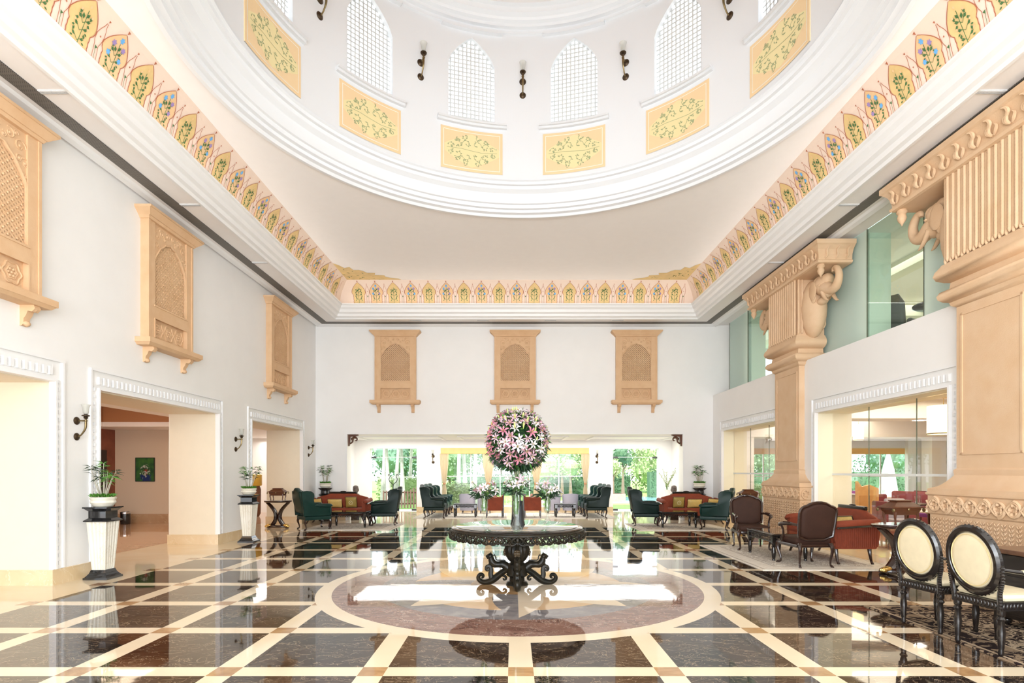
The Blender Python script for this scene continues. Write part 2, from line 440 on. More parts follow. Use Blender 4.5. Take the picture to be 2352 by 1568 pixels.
# ------------------------------------------------------------------ ceiling: soffit ring, slot, crown, painted cove, flat ceiling
XC = .11; YC = 7.4
def rc(hx, z, right=0): return [(XC-hx, YC-(hx+3.65), z), (XC+hx, YC-(hx+3.65), z), (XC+hx, YC+hx+3.65, z), (XC-hx, YC+hx+3.65, z)]
def ring(mb, prof, m=None):
    v = []; f = []
    for hx, z in prof: v += rc(hx, z)
    for i in range(len(prof)-1):
        for k in range(4): k2 = (k+1) % 4; f.append((i*4+k, (i+1)*4+k, (i+1)*4+k2, i*4+k2))
    mb.add(v, f, m)
b = MB()
outer = [(-6.05, -2.4, CT), (14.3, -2.4, CT), (14.3, 17.15, CT), (-6.05, 17.15, CT)]
v = outer + rc(5.34, CT); b.add(v, [(k, 4+k, 4+(k+1) % 4, (k+1) % 4) for k in range(4)])
# flat upper ceiling with the round hole
TZ = 6.94; th = 4.82; N = 192
R0 = rc(th, TZ); v = []; f = []
hy = th+3.65
angs = sorted([2*pi*k/N for k in range(N)] + [atan2(s*hy - 0, c*th - (DX-XC)) % (2*pi) for s in (-1, 1) for c in (-1, 1)])
for a in angs:
    ca, sa = cos(a), sin(a)
    cx, cy = DX, DY
    ts = []
    if abs(ca) > 1e-9: ts.append(((XC + th*(1 if ca > 0 else -1)) - cx)/ca)
    if abs(sa) > 1e-9: ts.append(((YC + hy*(1 if sa > 0 else -1)) - cy)/sa)
    tt = min(ts); v += [(cx+4.42*ca, cy+4.42*sa, TZ), (cx+tt*ca, cy+tt*sa, TZ)]
M_ = len(angs)
b.add(v, [(2*i, 2*i+1, 2*((i+1) % M_)+1, 2*((i+1) % M_)) for i in range(M_)])
b.f = [q[::-1] for q in b.f]
struct(b.build('ceiling', PINKW))
b = MB()
ring(b, [(5.36, CT), (5.34, CT-.035), (5.30, CT-.035), (5.28, CT+.01), (5.22, CT+.03), (5.20, CT+.10), (5.14, CT+.13), (5.12, CT+.20), (5.07, CT+.25), (5.05, CT+.30), (5.02, CT+.32), (5.02, CT+.35), (5.16, CT+.35)])
struct(b.build('trim_6', WHITE2))
b = MB(); ring(b, [(6.10, CT+.001), (6.10, CT-.05), (6.02, CT-.03), (5.98, CT-.001)]); struct(b.build('trim_7', WHITE2))
# air slot with a fine grille
t = NT('fine_slot_grille'); c = t.coord(); sp = t.n('ShaderNodeSeparateXYZ'); t.link(c, sp.inputs[0])
g = (((E(t, sp.outputs[0])*45.0).frac() < .5)*((E(t, sp.outputs[1])*45.0).frac() < .5))
t.link(t.mix(g, (.20, .18, .16), (.03, .03, .03)), t.b.inputs['Base Color']); t.b.inputs['Roughness'].default_value = .6
b = MB(); ring(b, [(5.90, CT+.0), (5.90, CT-.012), (5.70, CT-.012), (5.70, CT)]); struct(b.build('trim_8', t.m))
# small recessed ceiling vents on the soffit
vent = None
vm = mat('grey_vent_metal', (.55, .55, .55), .5)
vs = [(sx, y, k) for sx in (-1, 1) for k, y in enumerate((4.3, 5.2, 7.4, 8.3, 10.4, 11.3))] 
def make_vent(loc, rz, lab):
    global vent
    if vent is None:
        vent = thing('ceiling_vent', lab, 'vent', loc, rz, 'slim vents in the ceiling soffit')
        MB().box(-.19, .19, -.035, .035, -.008, .0).build('vent_frame', WHITE2, vent)
        m = MB(); [m.box(-.17, .17, -.022+q*.018, -.014+q*.018, -.014, -.008) for q in range(3)]
        m.build('slat', vm, vent)
    else: dup(vent, lab, loc, rz)
for sx, side in ((-1, 'left'), (1, 'right')):
    for k, y in enumerate((5.0, 6.6, 9.4, 12.0)):
        make_vent((XC+sx*5.52, y, CT-.001), 0, 'slim vent in the %s soffit between slot and crown, number %s from the camera' % (side, ('one', 'two', 'three', 'four')[k]))
for k, x in enumerate((-3.0, -1.0, 1.0, 3.0)):
    make_vent((XC+x, 16.58, CT-.001), 0, 'slim vent in the far soffit, %s of its row' % ('leftmost', 'second', 'third', 'rightmost')[k])

# ---- painted cove
CZ0 = CT+.345; CH = TZ-CZ0
def cprof(v): return 5.12 - .30*v**1.9, CZ0 + CH*v
def cove(side):
    def P(s, v, lift=.004):
        hx, z = cprof(v); hy = hx+3.65; hx -= lift; hy -= lift; z -= lift*v
        if side == 'left': return (XC-hx, YC+s, z)
        if side == 'right': return (XC+hx, YC+s, z)
        if side == 'far': return (XC+s, YC+hy, z)
        return (XC+s, YC-hy, z)
    return P
def motif(mb, P, s0, kind, seg=16):
    W_ = .185; B, G_, PC, RD, GR, BL, PU = 0, 1, 2, 3, 4, 5, 6
    def half(v):          # half width of the pointed arch at height v
        if v < .50: return W_*(.94+.02*sin(v*60))
        q = (v-.50)/.40
        return max(0, W_*(1-q**1.9)*(1+.05*abs(sin(q*12)))) if q < 1 else 0
    def hs(v): # scallop shape with a waist
        return half(v)*(1.0 if v > .42 else .86)
    fill = G_ if kind % 2 else PC
    vs_ = [.02 + .88*i/seg for i in range(seg+1)]
    vv = []; ff = []
    for v_ in vs_: h = hs(v_); vv += [P(s0-h, v_), P(s0+h, v_)]
    mb.add(vv, [(2*i, 2*i+1, 2*i+3, 2*i+2) for i in range(seg)], fill)
    for sg in (-1, 1):      # outline
        vv = []
        for v_ in vs_: h = hs(v_); vv += [P(s0+sg*h, v_, .007), P(s0+sg*(h+.011), v_, .007)]
        mb.add(vv, [(2*i, 2*i+1, 2*i+3, 2*i+2) for i in range(seg)], RD)
    def blob(s, v, r, m, n=5, spike=.4):
        vv = [P(s, v, .011)]
        for k in range(2*n):
            a = pi*k/n + .3; q = r*(1 if k % 2 == 0 else 1-spike); vv.append(P(s+q*cos(a), v+q*sin(a)/CH, .011))
        mb.add(vv, [(0, k+1, (k+1) % (2*n)+1) for k in range(2*n)], m)
    def lf(s, v, ang, L, m=GR, w=.3):
        a = (cos(ang)*L, sin(ang)*L/CH); p = (-sin(ang)*L*w, cos(ang)*L*w/CH)
        mb.add([P(s, v, .010), P(s+a[0]*.5+p[0], v+a[1]*.5+p[1], .010), P(s+a[0], v+a[1], .010), P(s+a[0]*.5-p[0], v+a[1]*.5-p[1], .010)], [(0,1,2,3)], m)
    def st(s1, v1, s2, v2, w=.004):
        mb.add([P(s1-w, v1, .009), P(s1+w, v1, .009), P(s2+w, v2, .009), P(s2-w, v2, .009)], [(0,1,2,3)], GR)
    st(s0, .06, s0, .72)
    for v1, dx in ((.18, .09), (.36, .10), (.5, .085)):
        for sg in (-1, 1):
            st(s0, v1, s0+sg*dx, v1+.14)
            lf(s0+sg*dx*.4, v1+.05, pi/2-sg*1.1, .055); lf(s0+sg*dx*.9, v1+.10, pi/2+sg*.3, .05)
            lf(s0+sg*dx*.7, v1+.02, -pi/2+sg*1.2+ (0 if sg > 0 else 0), .04)
    lf(s0-.01, .56, pi/2+.5, .06); lf(s0+.01, .6, pi/2-.5, .06)
    pos = [(-.09, .47), (.09, .47), (-.075, .67), (.075, .67), (0, .78), (-.1, .3), (.1, .3)]
    for i, (q, v_) in enumerate(pos[:5 if kind != 1 else 7]):
        m = {0: (BL, PU)[i % 2], 2: (BL, BL, PU, PU, BL)[i % 5]}.get(kind, PC)
        blob(s0+q, v_, .036 if kind != 1 and kind != 3 else .018, m, 6)
    blob(s0, .945, .022, RD, 3, .5)
    # slim spear between two arches
    q = s0 + .2525
    sp = [(.02, .030), (.40, .026), (.48, .045), (.58, .050), (.66, .036), (.74, .012), (.80, .004)]
    for sg in (-1, 1):
        vv = []
        for v_, h in sp: vv += [P(q+sg*h, v_, .007), P(q+sg*(h+.007), v_, .007)]
        mb.add(vv, [(2*i, 2*i+1, 2*i+3, 2*i+2) for i in range(len(sp)-1)], RD)
    blob(q, .84, .016, RD, 3, .5); blob(q, .36, .024, GR, 3, .5); blob(q, .56, .014, RD, 4, .5); st(q, .06, q, .34, .0025)
PM = [PBASE, PGOLD, PPEACH, PRED, PGRN, PBLUE, PPUR]
for i, (side, hl) in enumerate((('left', 8.70), ('right', 8.70), ('far', 5.05), ('near', 5.05))):
    P = cove(side); m = MB(); nv = 10
    vv = []
    for j in range(nv+1):
        v_ = j/nv; hx, z = cprof(v_); e = hx + (3.65 if side in ('left', 'right') else 0)
        vv += [P(-e, v_, 0), P(e, v_, 0)]
    fs = [(2*j, 2*j+1, 2*j+3, 2*j+2) for j in range(nv)]
    m.add(vv, fs, 0)
    k = 0
    if side != 'near':
        n_ = int(hl*2/.505)-1; s = -n_/2*.505 + .2525
        for k in range(n_): motif(m, P, s+k*.505 - (.0 if side == 'far' else 0), (1, 0, 1, 2)[k % 4])
    struct(m.build('trim_%d' % (9+i), PM))
# painted corner patches on the flat ceiling
m = MB()
for sx in (-1, 1):
    cx = XC+sx*4.82; cy = YC+4.82+3.65; pts = [(cx, cy, TZ-.004), (cx, cy-1.25, TZ-.004)]
    for k in range(1, 14):
        q = k/14; r = 1.0+.09*sin(k*2.6); pts.append((cx-sx*(1.5*q)*r*(1), cy-1.25*(1-q)*r*.92, TZ-.004))
    pts.append((cx-sx*1.55, cy, TZ-.004))
    m.add(pts, [tuple(range(len(pts)))], 1)
    for k in range(26):
        a, c_ = random.random(), random.random()
        if a+c_ > .85: a, c_ = .85-a*.85, .85-c_*.85
        if a+c_ > .85: continue
        x, y = cx-sx*1.4*a-sx*.04, cy-1.15*c_-.04; an = random.random()*6.3; L = .05
        m.add([(x, y, TZ-.008), (x+L*cos(an)+.012, y+L*sin(an), TZ-.008), (x+2*L*cos(an), y+2*L*sin(an), TZ-.008), (x+L*cos(an)-.012, y+L*sin(an)+.01, TZ-.008)], [(0,1,2,3)], 4)
struct(m.build('trim_13', PM))

# ------------------------------------------------------------------ ring mouldings and drum
m = MB()
prof = [(4.54, TZ+.002), (4.54, TZ-.05), (4.47, TZ-.06), (4.44, TZ-.015), (4.37, TZ+.0), (4.36, TZ+.05), (4.30, TZ+.06), (4.28, TZ+.12), (4.24, TZ+.13), (4.22, TZ+.16), (4.18, TZ+.30), (4.10, TZ+.36), (4.08, TZ+.41), (4.03, TZ+.42), (4.02, TZ+.47), (3.985, TZ+.49), (3.985, TZ+.53)]
m.lathe(prof, DX, DY, 192, cap=False)
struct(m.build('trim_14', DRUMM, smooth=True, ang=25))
WB, WS, WA = 8.52, 9.66, 10.22          # window sill, spring, apex
WH = radians(6.75)
def arch(q):           # q: 0 centre, 1 edge -> height of the pointed arch
    return WS + (WA-WS)*(1-q)**.72*(1+.16*q) if q < .999 else WS
def CP(a, r, z): return (DX + r*sin(a), DY + r*cos(a), z)
m = MB(); D0 = TZ+.50; D1 = 10.62
for k in range(12):
    ac = radians(15+30*k); st_ = [-15 + .75*i for i in range(41)]
    qs = [radians(a) for a in st_]; qs = sorted(set([q for q in qs if abs(abs(q)-WH) > radians(.3)] + [-WH, WH]))
    for q0, q1 in zip(qs[:-1], qs[1:]):
        a0, a1 = ac+q0, ac+q1
        if abs((q0+q1)/2) > WH: m.quad(CP(a0, DR, D0), CP(a0, DR, D1), CP(a1, DR, D1), CP(a1, DR, D0))
        else:
            h0, h1 = arch(min(1, abs(q0)/WH)), arch(min(1, abs(q1)/WH))
            m.quad(CP(a0, DR, D0), CP(a0, DR, WB), CP(a1, DR, WB), CP(a1, DR, D0))
            m.quad(CP(a0, DR, h0), CP(a0, DR, D1), CP(a1, DR, D1), CP(a1, DR, h1))
            m.quad(CP(a0, DR, h0), CP(a1, DR, h1), CP(a1, DR+.3, h1), CP(a0, DR+.3, h0))
            m.quad(CP(a0, DR, WB), CP(a0, DR+.3, WB), CP(a1, DR+.3, WB), CP(a1, DR, WB))
    for sg in (-1, 1):
        a = ac+sg*WH; m.quad(CP(a, DR, WB), CP(a, DR, WS), CP(a, DR+.3, WS), CP(a, DR+.3, WB))
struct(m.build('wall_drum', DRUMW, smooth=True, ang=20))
# lattice screens
GR_ = mat('white_stone_lattice', (.66, .68, .68), .5)
def drum_grille():
    """flat in local XZ, x across, y depth"""
    g = MB(); hw = DR*sin(WH)*1.03+.03; p = .083; t_ = .0125; nx = int(hw/p)+1
    for i in range(-nx, nx+1):
        x = i*p
        if abs(x) > hw: continue
        top = arch(min(1, abs(x)/(DR*sin(WH)))); g.box(x-t_, x+t_, -.02, .02, WB-.02, top+.03)
    z = WB+.04
    while z < WA:
        w = hw
        if z > WS:
            w = 0
            for i in range(60):
                if arch(i/60) > z: w = i/60*DR*sin(WH)
        g.box(-w-.02, w+.02, -.02, .02, z-t_, z+t_)
        i0 = int((w+.02)/p)
        for i in range(-i0, i0+1):       # swollen crossings, so the holes read round
            c = i*p; r = .026
            v = []
            for yy in (-.017, .017): v += [(c-r, yy, z), (c, yy, z-r), (c+r, yy, z), (c, yy, z+r)]
            g.add(v, [(0,1,2,3), (7,6,5,4), (0,4,5,1), (1,5,6,2), (2,6,7,3), (3,7,4,0)])
        z += p
    return g
gm = None
for k in range(12):
    a = radians(15+30*k)
    nm = 'window_%d' % (20+k)
    if gm is None: o = drum_grille().build(nm, GR_); gm = o.data
    else: o = bpy.data.objects.new(nm, gm); COL.objects.link(o)
    o.location = (DX+(DR+.10)*sin(a), DY+(DR+.10)*cos(a), 0); o.rotation_euler = (0, 0, -a); struct(o)
    s_ = MB()
    for i in range(8):
        q0, q1 = [radians(-10.2 + 20.4*j/8) for j in (i, i+1)]
        for r0, r1, z0, z1 in ((DR-.10, DR+.01, WB-.045, WB-.01), (DR-.06, DR+.01, WB-.09, WB-.045)):
            A = [CP(a+q0, r0, z0), CP(a+q1, r0, z0), CP(a+q1, r1, z0), CP(a+q0, r1, z0), CP(a+q0, r0, z1), CP(a+q1, r0, z1), CP(a+q1, r1, z1), CP(a+q0, r1, z1)]
            s_.add(A, [(0,3,2,1),(4,5,6,7),(0,1,5,4),(1,2,6,5),(2,3,7,6),(3,0,4,7)])
    M0 = o.matrix_basis.inverted()
    s_.xf(Matrix.Rotation(a, 4, 'Z') @ Matrix.Translation(-Vector(o.location)))
    s_.build('window_sill', mat('pale_grey_sill', (.74, .75, .77), .4), o)
# painted floral panels under the windows
def vine(mb, P, hw, hh, m):
    rnd = random.Random(5)
    def ln(pts, w=.0035):
        for (x0, y0), (x1, y1) in zip(pts[:-1], pts[1:]):
            d = sqrt((x1-x0)**2+(y1-y0)**2)+1e-6; nx, ny = -(y1-y0)/d*w, (x1-x0)/d*w
            mb.add([P(x0-nx, y0-ny), P(x1-nx, y1-ny), P(x1+nx, y1+ny), P(x0+nx, y0+ny)], [(0,1,2,3)], m)
    for sx in (-1, 1):
        for sy in (-1, 1):
            for cx, cy, r, t0 in ((.09, .12, .085, 0), (.25, .09, .075, 1), (.13, .25, .06, 2), (.38, .055, .055, .5), (.27, .2, .045, 3)):
                pts = [((cx + r*(1-i/16)*cos(t0+i*.42))*sx, (cy + r*(1-i/16)*sin(t0+i*.42))*sy) for i in range(13)]
                ln(pts)
                for i in range(0, 13, 2):
                    x, y = pts[i]; an = rnd.random()*6.3; L = .036
                    a = (cos(an)*L, sin(an)*L); p = (-a[1]*.32, a[0]*.32)
                    mb.add([P(x, y), P(x+a[0]*.5+p[0], y+a[1]*.5+p[1]), P(x+a[0], y+a[1]), P(x+a[0]*.5-p[0], y+a[1]*.5-p[1])], [(0,1,2,3)], m)
    ln([(-.46, 0), (-.2, .02), (0, 0), (.2, -.02), (.46, 0)])
ords = {15: 'right of the drum centre, lower of the middle pair', -15: 'left of the drum centre, lower of the middle pair'}
plabel = {-75: 'gold painted vine panel low on the drum at the far left of the dome', -45: 'gold painted vine panel on the drum, second from the left',
          -15: 'gold painted vine panel on the drum, just left of centre', 15: 'gold painted vine panel on the drum, just right of centre',
          45: 'gold painted vine panel on the drum, second from the right', 75: 'gold painted vine panel low on the drum at the far right of the dome'}
for ad in (-75, -45, -15, 15, 45, 75):
    a = radians(ad); m = MB(); hw, hh = .63, .415; zc = 7.925; r = DR
    def P(x, y, l=.0): 
        q = a + x/r; return CP(q, r-.014-l, zc+y)
    def sheet(x0, x1, y0, y1, mi, l, n=10):
        v = []
        for i in range(n+1):
            x = x0+(x1-x0)*i/n; v += [P(x, y0, l), P(x, y1, l)]
        m.add(v, [(2*i, 2*i+1, 2*i+3, 2*i+2) for i in range(n)], mi)
    sheet(-hw, hw, -hh, hh, 0, 0)
    v = []
    for x in (-hw, hw):
        m.quad(P(x, -hh), P(x, hh), CP(a+x/r, r+.01, zc+hh), CP(a+x/r, r+.01, zc-hh), 0)
    sheet(-hw+.05, hw-.05, -hh+.05, hh-.05, 2, .003); sheet(-hw+.062, hw-.062, -hh+.062, hh-.062, 0, .005)
    dv = []; nn = 24        # pale lozenge behind the vine
    for i in range(nn+1):
        x = -.56+1.12*i/nn; h = .30*(1-abs(x)/.60)**.8 + .035; dv += [P(x, -h, .007), P(x, h, .007)]
    m.add(dv, [(2*i, 2*i+1, 2*i+3, 2*i+2) for i in range(nn)], 1)
    vine(m, lambda x, y: P(x*1.12, y, .010), hw, hh, 3)
    tag(m.build('floral_wall_panel', [mat('panel_peach_paint', (.84, .62, .36), .6), PYELL, PLINE, PVINE]), plabel[ad], 'wall panel', 'painted vine panels round the drum')
m = MB()
prof = [(3.985, 10.36), (3.93, 10.37), (3.93, 10.44), (3.86, 10.45), (3.85, 10.50), (3.78, 10.52), (3.76, 10.56), (3.68, 10.60), (3.66, 10.68), (3.58, 10.70), (3.57, 10.76), (3.62, 10.78)]
m.lathe(prof, DX, DY, 160, cap=False)
for k in range(12):
    a = radians(30*k+15)
    for i in range(8):
        q0, q1 = a+radians(-9+18*i/8), a+radians(-9+18*(i+1)/8)
        A = [CP(q, r, z) for z in (10.32, 10.372) for q, r in ((q0, 3.99), (q1, 3.99), (q1, 3.89), (q0, 3.89))]
        m.add(A, [(0,3,2,1),(4,5,6,7),(0,1,5,4),(1,2,6,5),(2,3,7,6),(3,0,4,7)])
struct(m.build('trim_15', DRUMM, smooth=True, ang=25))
m = MB(); m.lathe([(3.62*cos(t), 10.77+2.6*sin(t)) for t in [pi/2*i/14 for i in range(15)]], DX, DY, 96, cap=False)
for k in range(24):
    a = 2*pi*k/24; m.tube([(DX+3.59*cos(t)*sin(a), DY+3.59*cos(t)*cos(a), 10.77+2.57*sin(t)) for t in [pi/2*i/10 for i in range(10)]], .025, 4, 1)
struct(m.build('ceiling_dome', [ORNG, mat('dome_rib_line', (.55, .28, .10), .6)], smooth=True))

# ------------------------------------------------------------------ alcove beyond the far wall, garden facade
BY = 20.4
b = MB(); b.box(-5.95, 6.0, FB, BY, 2.64, 2.9)
struct(b.build('ceiling', WHITE))
m = MB()
for x0, x1 in ((-5.2, -2.4), (-1.8, 1.8), (2.6, 5.4)):
    for a_, c_ in (((x0, x1), (18.0, 18.08)), ((x0, x1), (19.9, 19.98)), ((x0, x0+.08), (18.08, 19.9)), ((x1-.08, x1), (18.08, 19.9))):
        m.box(a_[0], a_[1], c_[0], c_[1], 2.60, 2.64)
struct(m.build('trim_16', WHITE2))
b = MB(); b.box(-6.1, -5.75, FB, BY, 0, 2.9); struct(b.build('wall_alcove_left', WHITE))
b = MB(); b.box(5.8, 6.1, FB, BY, 0, 2.9); struct(b.build('wall_alcove_right', WHITE))
# facade with its openings: (x0, x1, sill, head)
OPN = [(X(850, BY), X(957, BY), 0.0, 2.33), (X(1013, BY), X(1352, BY), .2, 2.33), (X(1408, BY), X(1513, BY), 0.0, 2.33), (6.8, 10.4, .2, 2.33), (11.3, 14.6, .2, 2.33)]
b = MB(); xs = -10.3
for x0, x1, s, h in OPN:
    b.box(xs, x0, BY, BY+.3, 0, 6.3); b.box(x0, x1, BY, BY+.3, h, 3.3 if x0 > 6 else 6.3)
    if x0 > 6: b.box(x0, x1, BY, BY+.3, 3.3, 4.0); b.box(x0, x1, BY, BY+.3, 5.9, 6.3)
    if s: b.box(x0, x1, BY, BY+.3, 0, s)
    xs = x1
b.box(xs, 16, BY, BY+.3, 0, 6.3)
struct(b.build('wall_facade', WHITE))
b = MB()
for x0, x1 in ((-5.75, OPN[0][0]), (OPN[0][1], OPN[1][0]), (OPN[1][1], OPN[2][0]), (OPN[2][1], 5.8)): b.box(x0, x1, BY-.03, BY, 0, .2)
b.box(OPN[1][0], OPN[1][1], BY-.04, BY, 0, .2)
struct(b.build('baseboard_alcove', BASEB))
FRM = mat('white_window_bar', (.85, .86, .85), .4)
HNG = mat('dark_door_fitting', (.10, .10, .10), .4, .8)
for i, (x0, x1, s, h) in enumerate(OPN):
    if s == 0:
        o = struct(MB().box(x0+.02, x1-.02, BY+.14, BY+.152, .01, h-.02).build('door_%d' % (i+1), GLS))
        for z in (h-.36, .05):
            for x in (x0+.02, x1-.20): MB().box(x, x+.18, BY+.13, BY+.162, z, z+.07).build('hinge', HNG, o)
        MB().box(x0+.02, x1-.02, BY+.136, BY+.156, h-.32, h-.30).build('transom_bar', FRM, o)
        if i == 0: MB().box(x0+.02, x1-.02, BY+.136, BY+.156, 1.28, 1.30).build('transom_bar', FRM, o)
    else:
        o = struct(MB().box(x0, x1, BY+.14, BY+.152, s, h).build('window_%d' % (i+50), GLS))
        m = MB(); n_ = 5 if i == 1 else 3
        for k in range(n_+1):
            x = x0+(x1-x0)*k/n_; m.box(x-.02, x+.02, BY+.12, BY+.17, s, h)
        m.box(x0, x1, BY+.125, BY+.165, 1.30, 1.335); m.box(x0, x1, BY+.125, BY+.165, s, s+.05); m.box(x0, x1, BY+.125, BY+.165, h-.05, h)
        m.build('window_frame', FRM, o)
# ------------------------------------------------------------------ corridor rooms on the left
b = MB()
b.box(-11.9, -11.6, 2, 16.6, 0, 3.6)
struct(b.build('wall_corridor_side', REDST))
b = MB(); b.box(-11.6, -10.05, 16.3, 16.6, 0, 3.6); b.box(-10.35, -10.05, 16.6, 21.5, 0, 3.6)
struct(b.build('wall_corridor_end', BEIGEW))
b = MB(); b.box(-10.4, -6.1, 21.5, 21.8, 0, 3.4); b.box(-6.12, -6.1, 17.55, 21.5, 0, 3.4); struct(b.build('wall_corridor_back', mat('pale_grey_plaster', (.74, .71, .70), .6)))
b = MB(); b.box(-11.6, -10.05, 16.27, 16.3, 0, .26); struct(b.build('baseboard_corridor', marble('brown_beige_skirting', (.56, .38, .23), (.48, .30, .17), (.60, .44, .28), .15, 2, .006)))
b = MB(); b.box(-10.05, -6.12, 21.47, 21.5, 0, .2); struct(b.build('baseboard_back', BASEB))
# ceiling of the corridor with a brown tray recess
b = MB(); x0, x1, y0, y1 = -11.0, -7.6, 4.0, 15.0; cz = 2.70
b.box(-11.6, x0, 2, 16.3, cz, cz+.3); b.box(x1, -7.05, 2, 16.3, cz, cz+.3); b.box(x0, x1, 2, y0, cz, cz+.3); b.box(x0, x1, y1, 16.3, cz, cz+.3)
b.box(-11.6, -6.1, 16.3, 21.5, cz, cz+.3); b.box(-11.7, -7.05, 1.9, 16.6, 3.5, 3.6)
struct(b.build('ceiling', WHITE))
b = MB(); b.box(x0+.003, x0+.013, y0, y1, cz+.12, 3.3); b.box(x1-.013, x1-.003, y0, y1, cz+.12, 3.3); b.box(x0+.02, x1-.02, y1-.013, y1-.003, cz+.12, 3.3); b.box(x0+.02, x1-.02, y0+.003, y0+.013, cz+.12, 3.3); b.box(x0, x1, y0, y1, 3.3, 3.34)
struct(b.build('ceiling_recess', BROWND))
DOORW = mat('dark_red_brown_door', (.075, .018, .010), .3, var=.4, vs=3)
o = struct(MB().box(-9.95, -9.40, 21.42, 21.47, 0, 2.15).build('door_1', DOORW))
m = MB()
for z0, z1 in ((.2, .95), (1.1, 2.0)): m.box(-9.85, -9.5, 21.405, 21.425, z0, z1)
m.build('door_panel', mat('door_panel_wood', (.10, .025, .014), .3), o); m = MB(); m.tube([(-9.47, 21.38, .98), (-9.47, 21.38, 1.12)], .012); m.build('door_handle', BRASS, o)
o = struct(MB().box(-11.6, -11.55, 14.6, 15.9, 0, 2.1).build('door_2', mat('near_black_door', (.03, .015, .012), .3)))
b = MB(); b.box(-10.05, -10.04, 16.3, 16.5, 0, 3)
# painting on the corridor wall
t = NT('green_flower_painting'); c = t.coord('Generated'); sp = t.n('ShaderNodeSeparateXYZ'); t.link(c, sp.inputs[0])
x = E(t, sp.outputs[0]); z = E(t, sp.outputs[2]); n1 = t.noise(c, 3, 4); n2 = t.noise(c, 9, 3, .5, 1)
col = t.mix((n1 - .35)*2.5, (.012, .07, .03), (.07, .22, .035))
r = ((x-.5)*(x-.5)*1.3 + (z-.42)*(z-.42)).sqrt()
col = t.mix((r < .34)*(n2 > .56), col, (.50, .55, .48))
q2 = (n2 - .5)*.5
col = t.mix((((z + q2) < .26)*(((x-.55).abs() + q2) < .24)), col, (.012, .03, .14))
col = t.mix(((((x-.55).abs() + q2) < .05)*(((z-.40).abs() + q2) < .08)), col, (.36, .03, .03))
t.link(col, t.b.inputs['Base Color']); t.b.inputs['Roughness'].default_value = .35
p = thing('wall_painting', 'green painting of pale flowers hung on the beige corridor wall', 'painting', (-10.71, 16.3, 1.55))
MB().box(-.265, .265, -.03, -.004, -.335, .335).build('canvas', t.m, p)
m = MB()
for s in (-1, 1): m.box(s*.27-.008, s*.27+.008, -.036, 0, -.345, .345); m.box(-.27, .27, -.036, 0, s*.34-.008, s*.34+.008)
m.build('edge_frame', mat('dark_green_edge', (.02, .03, .02), .4), p)
p = thing('waste_bin', 'black cylindrical bin with a chrome rim on the corridor floor', 'bin', (-11.02, 15.9, 0))
m = MB(); m.lathe([(.12, 0), (.125, .02), (.125, .33)], n=20); m.build('bin_body', BLKM, p, True)
m = MB(); m.lathe([(.128, .30), (.13, .34), (.12, .35), (.11, .35), (.11, .31)], n=20); m.build('rim', mat('chrome', (.7, .7, .7), .15, 1.0), p, True)
p = thing('ash_stand', 'tall brushed metal ash bin beside the red stone wall', 'bin', (-11.38, 15.2, 0))
m = MB(); m.lathe([(.11, 0), (.11, .52)], n=20); m.build('bin_body', mat('brushed_metal', (.5, .47, .43), .35, .9), p, True)
m = MB(); m.lathe([(.115, .50), (.12, .56), (.10, .57), (.06, .55)], n=20); m.build('sand_tray', mat('ash_tray_dark', (.05, .05, .05), .3, .7), p, True)
for i, (x_, y_) in enumerate(((-7.35, 9.0), (-7.35, 14.6))):
    p = thing('downlight', ('lit downlight in the corridor soffit seen through the middle opening', 'lit downlight in the corridor soffit behind the furthest left opening')[i], 'ceiling light', (x_, y_, 2.70), 0, 'corridor downlights')
    m = MB(); m.lathe([(.07, -.01), (.085, -.008), (.085, 0)], n=20, cap=False); m.build('trim_ring', WHITE2, p, True)
    m = MB(); m.lathe([(0, -.006), (.068, -.006), (.068, -.002)], n=20); m.build('lamp', mat('warm_lit_lamp', (1, .9, .7), .5, emit=(1, .82, .5), es=14), p, True)
# a gold planter seen through the furthest opening
p = thing('floor_vase', 'gold and brown floor vase by the dark door behind the far left opening', 'vase', (-8.55, 18.6, 0))
m = MB(); m.lathe([(.10, 0), (.15, .1), (.16, .9), (.12, 1.02)], n=20); m.build('vase_body', mat('brown_glaze', (.14, .05, .02), .3), p, True)
m = MB(); m.lathe([(.17, 1.02), (.19, 1.05), (.19, 1.38), (.16, 1.40)], n=20); m.build('vase_neck', mat('amber_gold_glaze', (.65, .40, .05), .3), p, True)

